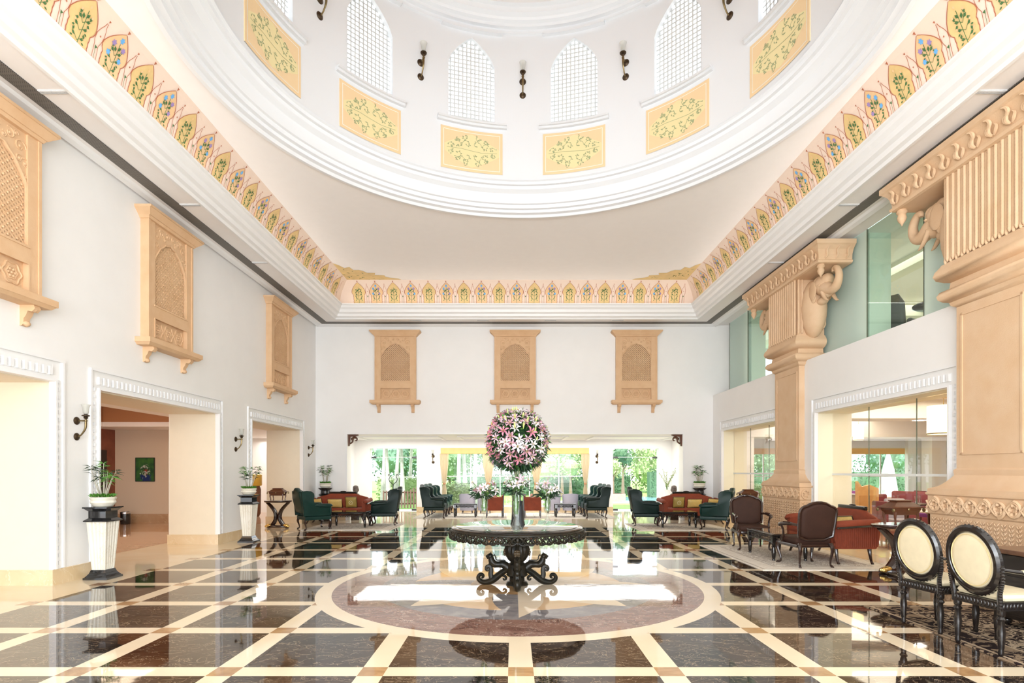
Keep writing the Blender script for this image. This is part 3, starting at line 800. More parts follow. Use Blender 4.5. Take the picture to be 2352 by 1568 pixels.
# ------------------------------------------------------------------ carved limestone screens (jharokhas)
def scallop(q):      # half arch, q 0..1 -> height fraction 0..1
    base = (1-q**1.7)**.75
    return base - .045*abs(sin(q*pi*3.2))*(1-q*.3)
def make_screen(label, loc, rz, group):
    t = thing('carved_stone_screen', label, 'stone screen', loc, rz, group)
    # local: x across, -y towards the room, z up from bracket foot (total 2.34)
    Wd, y0, yf = .62, 0.0, -.13
    zb, zt = .16, 2.17
    aw, ab, asp, aap = .445, .80, 1.52, 1.96       # lattice opening
    m = MB()
    m.box(-Wd, -aw, yf, y0, zb, zt); m.box(aw, Wd, yf, y0, zb, zt); m.box(-aw, aw, yf, y0, zb, zb+.10); m.box(-aw, aw, yf, y0, .60, ab)
    m.box(-aw, aw, -.07, y0, zb+.10, .60)            # recessed medallion panel ground
    N_ = 36
    for i in range(N_):
        xa, xb_ = -aw+2*aw*i/N_, -aw+2*aw*(i+1)/N_
        ha, hb = asp+(aap-asp)*max(0, scallop(abs(xa)/aw*.995)), asp+(aap-asp)*max(0, scallop(abs(xb_)/aw*.995))
        m.add([(xa, -.105, ha), (xb_, -.105, hb), (xb_, -.105, zt), (xa, -.105, zt), (xa, y0, ha), (xb_, y0, hb)], [(0,1,2,3), (0,4,5,1)])
    m.box(-aw-.03, aw+.03, yf-.012, yf, ab-.015, ab+.012); m.box(-aw-.02, aw+.02, yf-.01, yf, .585, .60); m.box(-aw-.02, aw+.02, yf-.01, yf, .25, .265)
    for s in (-1, 1): m.box(s*(aw+.012)-.012, s*(aw+.012)+.012, yf-.009, yf, .266, .584); m.box(s*(Wd-.01)-.02, s*(Wd-.01)+.02, yf-.015, yf, zb, zt)
    m.build('frame', JH, t)
    m = MB(); pts = []
    for i in range(-40, 41): q = abs(i)/40; pts.append((i/40*aw, -.112, asp+(aap-asp)*max(0, scallop(q*.995))))
    pts = [(-aw, -.112, ab)] + pts + [(aw, -.112, ab)]
    m.tube(pts, .014, 5)
    def spiral(cx, cz, r, t0, dr, y=-.108, w=.010, turns=1.5):
        m.tube([(cx + r*(1-i/18)*cos(t0+dr*i/18*2*pi*turns), y, cz + r*(1-i/18)*sin(t0+dr*i/18*2*pi*turns)) for i in range(17)], [w*(1-.5*i/17) for i in range(17)], 5)
    for s in (-1, 1):
        for cx, cz, r, t0, d in ((.36, 1.98, .085, 0, 1), (.22, 2.06, .07, 2, -1), (.08, 2.08, .055, 1, 1), (.43, 1.80, .07, 3, -1), (.35, 1.83, .05, 1, 1), (.44, 1.64, .05, 2, 1), (.30, 2.10, .04, 0, 1), (.14, 2.0, .04, 2, -1), (.50, 1.92, .05, 1, 1)):
            spiral(cx*s, cz, r, t0 if s > 0 else pi-t0, d*s)
            m.ell((cx*s, -.108, cz), (.022, .014, .022), 6)
    m.build('arch_carving', JH, t, True)
    # lattice: two families of diagonal bars clipped to the arch
    m = MB(); p = .062; w = .0112
    def inside(x, z):
        if abs(x) >= aw or z < ab: return False
        return z < asp + (aap-asp)*max(0, scallop(abs(x)/aw*.995))
    for s in (-1, 1):
        c0 = -3.0
        while c0 < 4:
            run = None; x_ = -aw
            while x_ <= aw+.02:
                z_ = c0 + s*x_; ins = inside(x_, z_)
                if ins and run is None: run = x_
                if (not ins) and run is not None:
                    xa, xb_ = run-.008, x_; za, zb_ = c0+s*xa, c0+s*xb_; n_ = w*.7
                    nx, nz = -s*n_, n_; v = []
                    for yy in (-.085+(.006 if s > 0 else 0), -.055): v += [(xa-nx, yy, za-nz), (xb_-nx, yy, zb_-nz), (xb_+nx, yy, zb_+nz), (xa+nx, yy, za+nz)]
                    m.add(v, [(0,1,2,3),(7,6,5,4),(0,4,5,1),(2,6,7,3)]); run = None
                x_ += .01
            c0 += p
    # bosses on the crossings in a wider grid
    k = 0; z_ = ab+.06
    while z_ < aap:
        x_ = -aw+.05 + (.062 if k % 2 else 0)
        while x_ < aw:
            if inside(x_, z_): m.ell((x_, -.085, z_), (.017, .012, .017), 6)
            x_ += .124
        z_ += .062; k += 1
    m.build('lattice', JH, t)
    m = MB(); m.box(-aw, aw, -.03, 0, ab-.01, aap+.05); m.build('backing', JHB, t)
    m = MB()
    for cx in (-.285, 0, .285):
        for r, ww in ((.125, .012), (.07, .010)):
            m.tube([(cx+r*(1+.10*cos(a_*6))*cos(a_), -.074, .43+r*(1+.10*cos(a_*6))*sin(a_)) for a_ in [2*pi*i/28 for i in range(29)]], ww, 5)
        for k in range(6):
            a_ = pi/3*k; m.ell((cx+.045*cos(a_), -.076, .43+.045*sin(a_)), (.02, .014, .02), 6)
        m.ell((cx, -.076, .43), (.02, .018, .02), 6)
    m.build('medallion_carving', JH, t, True)
    m = MB(); m.frus(0, -.075, zt, Wd+.02, .085, zt+.04, Wd+.05, .10); m.frus(0, -.085, zt+.04, Wd+.05, .105, zt+.13, Wd+.15, .17); m.frus(0, -.10, zt+.13, Wd+.15, .17, zt+.165, Wd+.15, .17)
    m.v = [(x, min(y, 0), z) for x, y, z in m.v]; m.build('cornice', JH, t)
    m = MB(); m.frus(0, -.09, zb-.02, Wd+.14, .16, zb+.06, Wd+.14, .16); m.frus(0, -.09, zb-.06, Wd+.09, .11, zb-.02, Wd+.13, .15)
    m.v = [(x, min(y, 0), z) for x, y, z in m.v]; m.build('ledge', JH, t)
    for s in (-1, 1):
        m = MB(); c = s*(Wd-.10)
        m.prism([(0, .11), (-.17, .11), (-.19, .06), (-.15, .02), (-.10, .03), (-.08, -.02), (-.05, -.06), (-.045, -.13), (-.02, -.15), (0, -.15)], c-.045, c+.045, lambda a, b_, t_: (t_, a, b_), None)
        m.ell((c, -.14, .065), (.05, .045, .045), 10); m.ell((c, -.05, -.12), (.048, .035, .035), 10)
        m.build('bracket', JH, t, True)
    return t
s0 = None
zf = 3.44
spots = [((-6.05, 6.38, zf), -pi/2*-1, 'nearest carved limestone lattice screen on the left wall, cut by the frame edge'),
         ((-6.05, 9.70, zf), pi/2, 'carved limestone lattice screen on the left wall above the middle opening'),
         ((-6.05, 14.32, zf), pi/2, 'smallest looking carved limestone screen on the left wall, nearest the far corner'),
         ((X(910, FY), FY, zf), 0, 'left limestone lattice screen on the far wall'),
         ((X(1183, FY), FY, zf), 0, 'middle limestone lattice screen on the far wall, above the flowers'),
         ((X(1460, FY), FY, zf), 0, 'right limestone lattice screen on the far wall')]
for loc, rz, lab in spots:
    if s0 is None: s0 = make_screen(lab, loc, rz, 'carved stone screens high on the walls')
    else: dup(s0, lab, loc, rz)

# ------------------------------------------------------------------ wall sconces
def make_sconce(label, loc, rz, group):
    t = thing('wall_sconce', label, 'wall lamp', loc, rz, group)      # local -y to the room, z centred
    for z_, r in ((0, .055), (-.22, .052)):
        m = MB(); s_ = len(m.v); m.lathe([(0, .03), (r*.5, .028), (r*.8, .018), (r, .008), (r, 0)], n=24); m.xf(Matrix.Translation((0, 0, z_)) @ Matrix.Rotation(pi/2, 4, 'X'), s_); m.build('wall_plate', DBRASS, t, True)
    m = MB(); m.tube([(0, -.02, 0), (0, -.06, 0), (0, -.13, 0)], [.012, .009, .014]); m.tube([(0, -.02, -.22), (0, -.06, -.20), (0, -.10, -.15), (0, -.125, -.10), (0, -.13, -.04), (0, -.13, .04)], [.012, .010, .012, .014, .016, .012])
    m.ell((0, -.13, 0), (.022, .022, .018), 10); m.build('arm', BRASS, t, True)
    m = MB(); m.lathe([(.01, .02), (.03, .04), (.022, .055), (.048, .065), (.05, .075), (.02, .085), (.024, .10)], 0, -.13, 14); m.build('cup', DBRASS, t, True)
    m = MB(); m.lathe([(.022, .09), (.034, .11), (.036, .15), (.042, .19), (.058, .225), (.056, .225), (.040, .19), (.033, .15), (.030, .11)], 0, -.13, 16, cap=False); m.build('glass_shade', FSHADE, t, True)
    return t
g1 = 'bronze and glass wall sconces on the left wall'; g2 = 'bronze and glass wall sconces on the drum'
sc0 = make_sconce('bronze wall sconce with glass shade left of the nearest white pedestal', (-6.05, 7.75, 2.20), pi/2, g1)
dup(sc0, 'bronze wall sconce between the middle and far left openings', (-6.05, 12.2, 2.20), pi/2)
dup(sc0, 'small looking wall sconce at the far end of the left wall', (-6.05, 16.55, 2.20), pi/2)
dl = {-90: 'drum sconce beyond the far left lattice window, at the frame edge', -60: 'drum sconce at the top left, cut by the frame', -30: 'drum sconce between the second and third lattice windows from the left', 0: 'lowest looking drum sconce, between the two middle lattice windows',
      30: 'drum sconce just right of the middle pair of lattice windows', 60: 'drum sconce at the top right, cut by the frame'}
for ad, lab in dl.items():
    if ad == -90: continue
    a = radians(ad); dup(sc0, lab, (DX+DR*sin(a), DY+DR*cos(a), 9.42), -a, g2, (1.25, 1.25, 1.25))
for x_, lab in ((X(995, BY), 'pale wall lamp between the left door and the wide window of the alcove'), (X(1371, BY), 'pale wall lamp between the wide window and the right door of the alcove')):
    dup(sc0, lab, (x_, BY, 2.05), 0, 'wall sconces in the alcove')
# carved wooden brackets in the corners of the far opening
for sx, px, lab in ((1, 798, 'carved reddish wooden bracket in the top left corner of the far opening'), (-1, 1568, 'carved reddish wooden bracket in the top right corner of the far opening')):
    t = thing('corner_bracket', lab, 'bracket', (X(px, FY)+sx*.002, FY+.12, 2.633), 0, 'carved brackets of the far opening')
    fn = lambda a, b_, t_, sx=sx: (sx*a, t_, b_)
    m = MB(); m.prism([(0, 0), (.30, 0), (.30, -.03), (.22, -.06), (.07, -.07), (.05, -.26), (.03, -.34), (0, -.36)], -.05, .05, fn); m.build('bracket_body', MAHOG, t)
    m = MB(); m.tube([(sx*x_, 0, z_) for x_, z_ in ((.05, -.28), (.12, -.22), (.13, -.12), (.20, -.09), (.26, -.13), (.24, -.19), (.20, -.18))], [.02, .028, .035, .035, .025, .02, .012]); m.ell((sx*.12, 0, -.13), (.05, .045, .05), 10)
    m.build('carved_elephant', mat('darker_carved_wood', (.10, .04, .02), .4), t, True)

# ------------------------------------------------------------------ sandstone columns
def make_column(label, yc, group):
    t = thing('sandstone_column', label, 'column', (0, yc, 0), 0, group)
    def loft(mb, pr, xb=6.5):
        v = []
        for xf, hy, z in pr: v += [(xf, -hy, z), (xb, -hy, z), (xb, hy, z), (xf, hy, z)]
        f = [(3,2,1,0), tuple(4*(len(pr)-1)+q for q in range(4))]
        for i in range(len(pr)-1):
            for k in range(4): k2 = (k+1) % 4; f.append((i*4+k, i*4+k2, (i+1)*4+k2, (i+1)*4+k))
        mb.add(v, f)
    XB = 6.14-.001
    m = MB(); loft(m, [(5.84, .89, 0), (5.84, .89, .06), (5.89, .84, .10), (5.89, .84, .90), (5.87, .86, .92), (5.87, .86, 1.16), (5.85, .88, 1.18), (5.85, .88, 1.205)], XB)
    m.build('base_block', SAND, t)
    m = MB()
    # leafy vertical stripes on the base, hall face and both sides
    def stripe(px_, py_, nx, ny):
        # px_,py_ foot of stripe, outward normal n; tangent is perpendicular
        tx, ty = -ny, nx
        m.tube([(px_, py_, .12), (px_, py_, .86)], .007, 4)
        z_ = .14
        while z_ < .85:
            for s in (-1, 1):
                m.tube([(px_, py_, z_), (px_+s*tx*.022+nx*.012, py_+s*ty*.022+ny*.012, z_+.03), (px_+s*tx*.034, py_+s*ty*.034, z_+.055)], [.006, .009, .003], 4)
            z_ += .052
    y_ = -.76
    while y_ < .8: stripe(5.885, y_, -1, 0); y_ += .101
    for s in (-1, 1):
        for x_ in (5.945, 6.045): stripe(x_, s*.845, 0, s)
    m.build('base_leaf_carving', SAND, t, 'all')
    m = MB()
    def scroll(fn, c, zc, r, fl):
        m.tube([fn(c + r*(1-.85*i/22)*cos(pi*.5*fl+fl*i/22*3.2*pi), zc + r*(1-.85*i/22)*sin(pi*.5*fl+fl*i/22*3.2*pi), .012) for i in range(22)], [.022*(1-.5*i/22) for i in range(22)], 5)
        for k in range(5):
            a_ = 1.3*k; m.ell(fn(c+r*.55*cos(a_), zc+r*.55*sin(a_), .010), (.028, .028, .028), 6)
    fh = lambda u, z_, d: (5.87-d, u, z_)
    for ph_ in (0, pi): m.tube([fh(-.86+1.72*i/80, 1.04+.085*sin(ph_+(-.86+1.72*i/80)/.205*pi), .016) for i in range(81)], .017, 6)
    k = 0; y_ = -.72
    while y_ < .8: scroll(fh, y_, 1.04, .105, 1 if k % 2 else -1); y_ += .205; k += 1
    y_ = -.76; k = 0
    while y_ < .8: scroll(lambda u, z_, d: (5.885-d, u, z_), y_, .17, .055, 1 if k % 2 else -1); y_ += .115; k += 1
    for s in (-1, 1): scroll(lambda u, z_, d: (u, s*(.86+d), z_), 6.0, 1.04, .105, s)
    m.build('vine_frieze', SAND, t, True)
    m = MB(); pr = [(5.86, .86, 1.205), (5.865, .855, 1.26)] + [(5.87+.15*(q**.6), .85-.315*(q**.55), 1.26+.22*q) for q in [i/7 for i in range(8)]]
    pr[-1] = (6.0, .565, 1.48); pr += [(6.0, .565, 1.52), (6.02, .535, 1.54), (6.02, .535, 3.74)]
    loft(m, pr, XB); m.build('shaft', SAND, t, True, ang=30)
    m = MB()
    for y0, y1, z0, z1 in ((-.46, -.43, 1.72, 3.62), (.43, .46, 1.72, 3.62), (-.46, .46, 1.72, 1.75), (-.46, .46, 3.59, 3.62)): m.box(6.008, 6.02, y0, y1, z0, z1)
    for z_ in (2.55, 3.3): m.box(6.0185, 6.02, -.535, .535, z_, z_+.004)
    m.build('panel_moulding', SAND, t)
    m = MB(); loft(m, [(6.02, .535, 3.72), (5.98, .59, 3.76), (5.97, .60, 3.80), (5.92, .65, 3.82), (5.875, .685, 3.86), (5.865, .695, 3.91), (5.89, .67, 3.96), (5.97, .60, 3.98), (5.98, .59, 4.07), (5.93, .65, 4.09), (5.87, .71, 4.13), (5.845, .735, 4.19), (5.86, .72, 4.25), (5.90, .67, 4.31), (5.905, .665, 4.33), (5.94, .63, 4.335), (5.94, .63, 5.50)], 6.5)
    m.build('capital_block', SAND, t, True, ang=50)
    # rope ribs
    m = MB()
    def rope(x_, y_, z0, z1):
        pr_ = []; z_ = z0; n_ = int((z1-z0)/.022)
        for i in range(n_+1): pr_.append((.0215, z0+(z1-z0)*i/n_))
        m.lathe(pr_, x_, y_, 8, wob=lambda a, z: .86+.30*abs(sin(1.0*a+z*62)))
        m.ell((x_, y_, z0-.01), (.026, .026, .05), 8)
    y_ = -.60
    while y_ <= .62: rope(5.90, y_, 4.40, 5.50); y_ += .0945
    for s in (-1, 1):
        for x_ in (5.96, 6.03): rope(x_, s*.645, 4.42, 5.50)
    m.build('rope_ribs', SAND, t, True, ang=75)
    m = MB()
    y_ = -.553
    while y_ <= .6: m.box(5.900, 5.945, y_-.019, y_+.019, 4.34, 5.50); m.ell((5.904, y_, 4.36), (.02, .022, .04), 8); y_ += .0945
    m.build('flutes', SAND, t)
    # abacus
    m = MB(); loft(m, [(5.88, 1.56, 5.49), (5.84, 1.60, 5.50), (5.83, 1.62, 5.54), (5.86, 1.59, 5.56), (5.85, 1.60, 5.66), (5.82, 1.64, 5.74), (5.78, 1.70, 5.80), (5.75, 1.73, 5.82), (5.75, 1.73, 5.90)], 6.5)
    loft(m, [(5.95, 1.5, 5.90), (5.95, 1.5, 5.975)], 6.5)
    m.build('abacus', SAND, t)
    m = MB()
    y_ = -1.48; k = 0
    while y_ <= 1.55:
        pts = [(5.84, y_, 5.58), (5.82, y_+.03, 5.62), (5.81, y_+.02, 5.68), (5.79, y_-.02, 5.72), (5.775, y_+.0, 5.765), (5.76, y_+.04, 5.78)]
        m.tube(pts, [.014, .024, .020, .024, .018, .010], 6)
        for s in (-1, 1): m.tube([(5.84, y_+s*.02, 5.58), (5.825, y_+s*.06, 5.62), (5.82, y_+s*.075, 5.67), (5.81, y_+s*.05, 5.70)], [.010, .018, .014, .006], 5)
        y_ += .247
    for s in (-1, 1):
        x_ = 5.98
        while x_ < 6.45:
            m.tube([(x_, s*1.60, 5.58), (x_+.03, s*1.62, 5.64), (x_, s*1.66, 5.72), (x_+.03, s*1.70, 5.78)], [.014, .022, .02, .01], 6); x_ += .2
    m.build('acanthus_band', SAND, t, True)
    for s in (-1, 1):
        m = MB(); m.lathe([(.0, -.26), (.02, -.22), (.05, -.18), (.065, -.13), (.05, -.08), (.075, -.05), (.06, 0)], n=12); 
        m.build('pendant_bud', SAND, t, True, loc=(5.95, s*1.50, 5.50))
    for s in (-1, 1):      # elephants growing out of both sides of the capital
        m = MB(); e = lambda c, r, n=16: m.ell((c[0], s*c[1], c[2]), r, n)
        e((6.24, .70, 4.86), (.235, .30, .60), 20)
        e((6.24, 1.08, 5.23), (.175, .22, .20), 20); e((6.24, 1.20, 5.31), (.13, .13, .12)); e((6.24, .98, 5.33), (.14, .15, .12))
        e((6.24, 1.20, 5.07), (.125, .15, .12)); e((6.24, 1.02, 4.93), (.09, .13, .08))
        m.tube([(6.22, s*y, z) for y, z in ((1.15, 5.18), (1.30, 5.10), (1.42, 5.05), (1.53, 5.06), (1.61, 5.14), (1.64, 5.26), (1.60, 5.37), (1.53, 5.43), (1.47, 5.42), (1.46, 5.37))], [.13, .115, .095, .085, .075, .066, .058, .05, .045, .036], 12)
        for q in (-1, 1):
            m.tube([(6.24+q*.10, s*y, z) for y, z in ((1.20, 5.06), (1.27, 4.95), (1.36, 4.86), (1.42, 4.84))], [.04, .035, .024, .006], 8)
            m.ell((6.24+q*.165, s*.97, 5.15), (.025, .14, .19), 12); m.ell((6.24+q*.155, s*1.19, 5.20), (.022, .03, .022), 8)
            m.ell((6.24+q*.13, s*.93, 5.02), (.04, .10, .12), 10)
        m.build('elephant_carving', SAND, t, True, ang=60)
        m = MB()
        for k in range(4): m.prism([(-.045, 0), (.045, 0), (.045, -.30), (0, -.38), (-.045, -.30)], .66, .72+.05*(k % 2), lambda a, b_, t_, k=k: (6.10+k*.105+a, s*t_, 4.82+b_))
        m.build('hanging_cloth_carving', SAND, t)
    return t
col1 = make_column('nearest tall sandstone column with rope-ribbed capital at the right edge', 7.05, 'carved sandstone columns')
dup(col1, 'further sandstone column with an elephant carving, between the two glazed openings', (0, 12.3, 0))
# ------------------------------------------------------------------ furniture makers (local: front faces +y, origin on the floor)
def rbox(m, x0, x1, y0, y1, z0, z1, r=.03, mi=None):
    """box with rounded vertical section"""
    pr = [(r, 0), (.3*r, .3*r), (0, r)]
    lv = [(pr[0][0], z0), (pr[1][0], z0+pr[1][1]), (0, z0+r), (0, z1-r), (pr[1][0], z1-pr[1][1]), (r, z1)]
    v = []
    for i_, z in lv: 
        c = r*.6
        xa, xb_, ya, yb = x0+i_, x1-i_, y0+i_, y1-i_
        v += [(xa+c, ya, z), (xb_-c, ya, z), (xb_, ya+c, z), (xb_, yb-c, z), (xb_-c, yb, z), (xa+c, yb, z), (xa, yb-c, z), (xa, ya+c, z)]
    f = [tuple(range(8))[::-1], tuple(range(40, 48))]
    for i in range(5):
        for k in range(8): k2 = (k+1) % 8; f.append((i*8+k, i*8+k2, (i+1)*8+k2, (i+1)*8+k))
    m.add(v, f, mi)
def cabriole(x, y, h, sx, sy, r=.03):
    m = MB(); m.tube([(x, y, h+.02), (x+sx*.025, y+sy*.025, h-.03), (x+sx*.03, y+sy*.03, h*.72), (x, y, h*.35), (x-sx*.004, y-sy*.004, h*.14), (x+sx*.018, y+sy*.018, .03), (x+sx*.035, y+sy*.035, .012), (x+sx*.04, y+sy*.04, .0)],
                     [r*1.15, r*1.25, r, r*.62, r*.55, r*.75, r*.8, r*.5], 8); return m
def panel3(poly, fy, thick, seg=None):
    """cushioned panel: outline in xz, swollen front; fy(x,z) gives the y of its mid surface"""
    m = MB(); n = len(poly); cx = sum(p[0] for p in poly)/n; cz = sum(p[1] for p in poly)/n
    rings = [(1.0, 0), (.985, .5), (.93, .85), (.75, 1.0), (.0, 1.08)]
    v = []; f = []
    for side in (-1, 1):
        for s_, d in rings:
            if s_ == 0: v.append((cx, fy(cx, cz)+side*thick/2*d, cz)); continue
            for x, z in poly:
                xx, zz = cx+(x-cx)*s_, cz+(z-cz)*s_; v.append((xx, fy(xx, zz)+side*thick/2*d, zz))
    per = 4*n+1
    for si in range(2):
        o = si*per
        for i in range(3):
            for k in range(n):
                q = (o+i*n+k, o+i*n+(k+1) % n, o+(i+1)*n+(k+1) % n, o+(i+1)*n+k); f.append(q if si == 0 else q[::-1])
        for k in range(n):
            q = (o+3*n+k, o+3*n+(k+1) % n, o+4*n); f.append(q if si == 0 else q[::-1])
    # both rims share the outline (d=0)
    m.add(v, f); return m

def make_wingback(label, loc, rz, M, group=None):
    t = thing('wingback_armchair', label, 'armchair', loc, rz, group)
    m = MB(); rbox(m, -.29, .29, -.28, .33, .31, .475, .045); m.build('seat_cushion', M, t, True)
    m = MB(); rbox(m, -.345, .345, -.33, .33, .26, .36, .02); m.build('seat_frame', M, t, True)
    b = lambda z: -.30 - max(0, z-.42)*.20
    poly = [(-.31, .42), (.31, .42), (.325, .7), (.335, .92), (.30, .985), (.20, .995), (.12, 1.03), (.05, 1.07), (0, 1.08), (-.05, 1.07), (-.12, 1.03), (-.20, .995), (-.30, .985), (-.335, .92), (-.325, .7)]
    panel3(poly, lambda x, z: b(z), .14).build('backrest', M, t, 'all')
    for s in (-1, 1):
        m = MB()
        out = [(-.37, .36), (.30, .36), (.31, .56), (.30, .62), (.24, .645), (.08, .64), (-.04, .655), (-.11, .70), (-.135, .78), (-.12, .88), (-.13, .95), (-.20, 1.0), (-.30, 1.01), (-.44, .99), (-.43, .8), (-.39, .6)]
        n_ = len(out); v = []
        for x_, sc in ((-.038, .96), (-.020, 1.0), (.028, 1.0), (.045, .95)):
            for y, z in out: v.append((s*(.335+x_+(.02 if z > .7 else 0)), -.1+(y+.1)*sc, .6+(z-.6)*sc))
        f = [tuple(range(n_))[::-1], tuple(range(3*n_, 4*n_))]
        for i in range(3):
            for k in range(n_): k2 = (k+1) % n_; f.append((i*n_+k, i*n_+k2, (i+1)*n_+k2, (i+1)*n_+k))
        m.add(v, f)
        m.tube([(s*.36, -.10, .63), (s*.365, .1, .625), (s*.365, .29, .615), (s*.365, .315, .60)], [.035, .052, .058, .04], 10)
        m.ell((s*.365, .30, .50), (.042, .03, .13), 10)
        m.build('wing_and_arm', M, t, True)
    for sx in (-1, 1):
        cabriole(sx*.29, .29, .28, sx, 1).build('leg', DARKW, t, True); cabriole(sx*.27, -.29, .28, sx*.3, -1, .026).build('leg', DARKW, t, True)
    return t

def make_bergere(label, loc, rz, group):
    t = thing('carved_armchair', label, 'armchair', loc, rz, group)
    m = MB(); rbox(m, -.28, .28, -.24, .27, .36, .47, .045); m.build('seat', BROWNV, t, True)
    b = lambda z: -.27 - max(0, z-.40)*.16
    def outl(k):
        w = .295*k; return [(-w*.90, .44), (w*.90, .44), (w*.97, .65), (w, .84), (w*.97, .91), (w*.80, .945+.01*k), (w*.62, .965), (w*.45, 1.0*.5+.5), (0, 1.025-(1-k)*.3), (-w*.45, 1.0), (-w*.62, .965), (-w*.80, .955), (-w*.97, .91), (-w, .84), (-w*.97, .65)]
    def smooth(p, it=2):
        for _ in range(it):
            q = []
            for i in range(len(p)):
                a, c = p[i], p[(i+1) % len(p)]; q += [(a[0]*.75+c[0]*.25, a[1]*.75+c[1]*.25), (a[0]*.25+c[0]*.75, a[1]*.25+c[1]*.75)]
            p = q
        return p
    po = smooth(outl(1.0), 1)
    panel3([(x*.93, .73+(z-.73)*.94) for x, z in po], lambda x, z: b(z), .075).build('backrest', BROWNV, t, 'all')
    m = MB(); pts = [(x, b(z), z) for x, z in po]; m.tube(pts+pts[:2], .024, 8)
    m.ell((0, b(1.0)-.0, 1.015), (.07, .028, .022), 10); m.build('back_frame', DARKW, t, True)
    m = MB(); m.tube([(-.285, .26, .345), (0, .29, .335), (.285, .26, .345), (.285, -.25, .345), (-.285, -.25, .345), (-.285, .26, .345)], .03, 8, sub=0)
    m.build('seat_rail', DARKW, t, True)
    for s in (-1, 1):
        m = MB(); m.tube([(s*.275, b(.66), .665), (s*.30, -.12, .675), (s*.315, .06, .665), (s*.315, .17, .65), (s*.31, .20, .62)], [.020, .024, .028, .030, .018], 8)
        m.tube([(s*.31, .15, .64), (s*.30, .11, .56), (s*.29, .12, .46), (s*.285, .16, .36)], [.02, .017, .019, .026], 8)
        m.build('armrest', DARKW, t, True)
        cabriole(s*.265, .25, .36, s, 1, .03).build('leg', DARKW, t, True); cabriole(s*.25, -.27, .36, s*.3, -1, .026).build('leg', DARKW, t, True)
        m = MB(); rbox(m, s*.305-.022, s*.305+.022, -.10, .08, .685, .705, .008); m.build('arm_pad', BROWNV, t, True)
    return t

def turned_leg(x, y, h, r=.028, z0=0):
    m = MB(); q = h/.40
    m.lathe([(r*.55, 0), (r*.8, .02*q), (r*.6, .05*q), (r*.75, .07*q), (r*1.05, .20*q), (r*.75, .30*q), (r*1.2, .32*q), (r*.75, .34*q), (r*1.05, .36*q), (r*1.1, .40*q)], x, y, 12); return m
def make_oval_chair(label, loc, rz, group):
    t = thing('oval_back_chair', label, 'chair', loc, rz, group)
    zc = .745; tilt = .14; b = lambda z: -.19 - (z-.45)*tilt
    rx, rz_ = .225, .27
    E_ = lambda k, a: (rx*k*cos(a), b(zc+rz_*k*sin(a)), zc+rz_*k*sin(a))
    m = MB(); v = []; N_ = 40
    # flat moulded oval frame
    prof_ = [(.86, -.022), (.90, -.034), (1.02, -.034), (1.10, -.015), (1.10, .015), (1.02, .030), (.90, .030), (.86, .018)]
    for k in range(N_):
        a = 2*pi*k/N_
        for s_, d in prof_: p = E_(s_, a); v.append((p[0], p[1]+d, p[2]))
    P_ = len(prof_); f = []
    for k in range(N_):
        for i in range(P_): f.append((k*P_+i, ((k+1) % N_)*P_+i, ((k+1) % N_)*P_+(i+1) % P_, k*P_+(i+1) % P_))
    m.add(v, f)
    for k in range(0, 44): 
        a = 2*pi*k/44; p = E_(1.11, a); m.ell(p, (.003, .012, .003), 6)
    m.build('back_frame', BLACKW, t, True)
    panel3([(rx*.88*cos(2*pi*k/32), zc+rz_*.88*sin(2*pi*k/32)) for k in range(32)], lambda x, z: b(z), .055).build('back_upholstery', CREAMF, t, 'all')
    m = MB(); m.tube([E_(.80, 2*pi*k/32)[:1] + (E_(.80, 2*pi*k/32)[1]-.028,) + E_(.80, 2*pi*k/32)[2:] for k in range(33)], .0045, 5); m.build('piping', mat('gold_piping', (.66, .52, .26), .5), t, True)
    m = MB(); v = []
    rbox(m, -.215, .215, -.19, .235, .43, .50, .035); m.build('seat', CREAMF, t, True)
    m = MB(); m.box(-.225, .225, -.215, .245, .365, .435)
    for k in range(14): x_ = -.20+k*.031; m.ell((x_, .247, .40), (.012, .008, .024), 10); m.ell((x_, -.216, .40), (.012, .006, .024), 10)
    for k in range(14):
        for s in (-1, 1): m.ell((s*.226, -.19+k*.031, .40), (.006, .012, .024), 10)
    m.build('seat_rail', BLACKW, t, True)
    for s in (-1, 1):
        m = MB()      # twisted back post
        pts = [(s*.205, -.20, .37), (s*.212, -.215, .50), (s*.232, b(.62)+.0, .60), (s*.245, b(.74), .74)]
        m.tube(pts, [.022, .018, .017, .014], 8)
        for k in range(16):
            q = k/16*(len(pts)-1); i = int(q); fr = q-i; p = [pts[i][j]*(1-fr)+pts[min(i+1, 3)][j]*fr for j in range(3)]
            m.ell((p[0]+s*.006, p[1]-.004, p[2]), (.0165, .018, .012), 10, rot=Matrix.Rotation(.5*s, 3, 'Y'))
        m.build('back_post', BLACKW, t, True)
        m = MB(); m.tube([(s*.24, b(.70), .70), (s*.262, -.12, .685), (s*.27, .02, .665), (s*.268, .11, .655), (s*.26, .13, .64)], [.014, .016, .018, .02, .012], 8)
        m.tube([(s*.262, .09, .645), (s*.25, .05, .57), (s*.235, .08, .47), (s*.225, .12, .42)], [.014, .012, .013, .018], 8)
        m.build('armrest', BLACKW, t, True)
        m = MB(); rbox(m, s*.268-.02, s*.268+.02, -.08, .07, .672, .70, .01); m.build('arm_pad', CREAMF, t, True)
        for y_ in (-.185, .20): 
            turned_leg(s*.195, y_, .37, .029).build('leg', BLACKW, t, True)
    return t

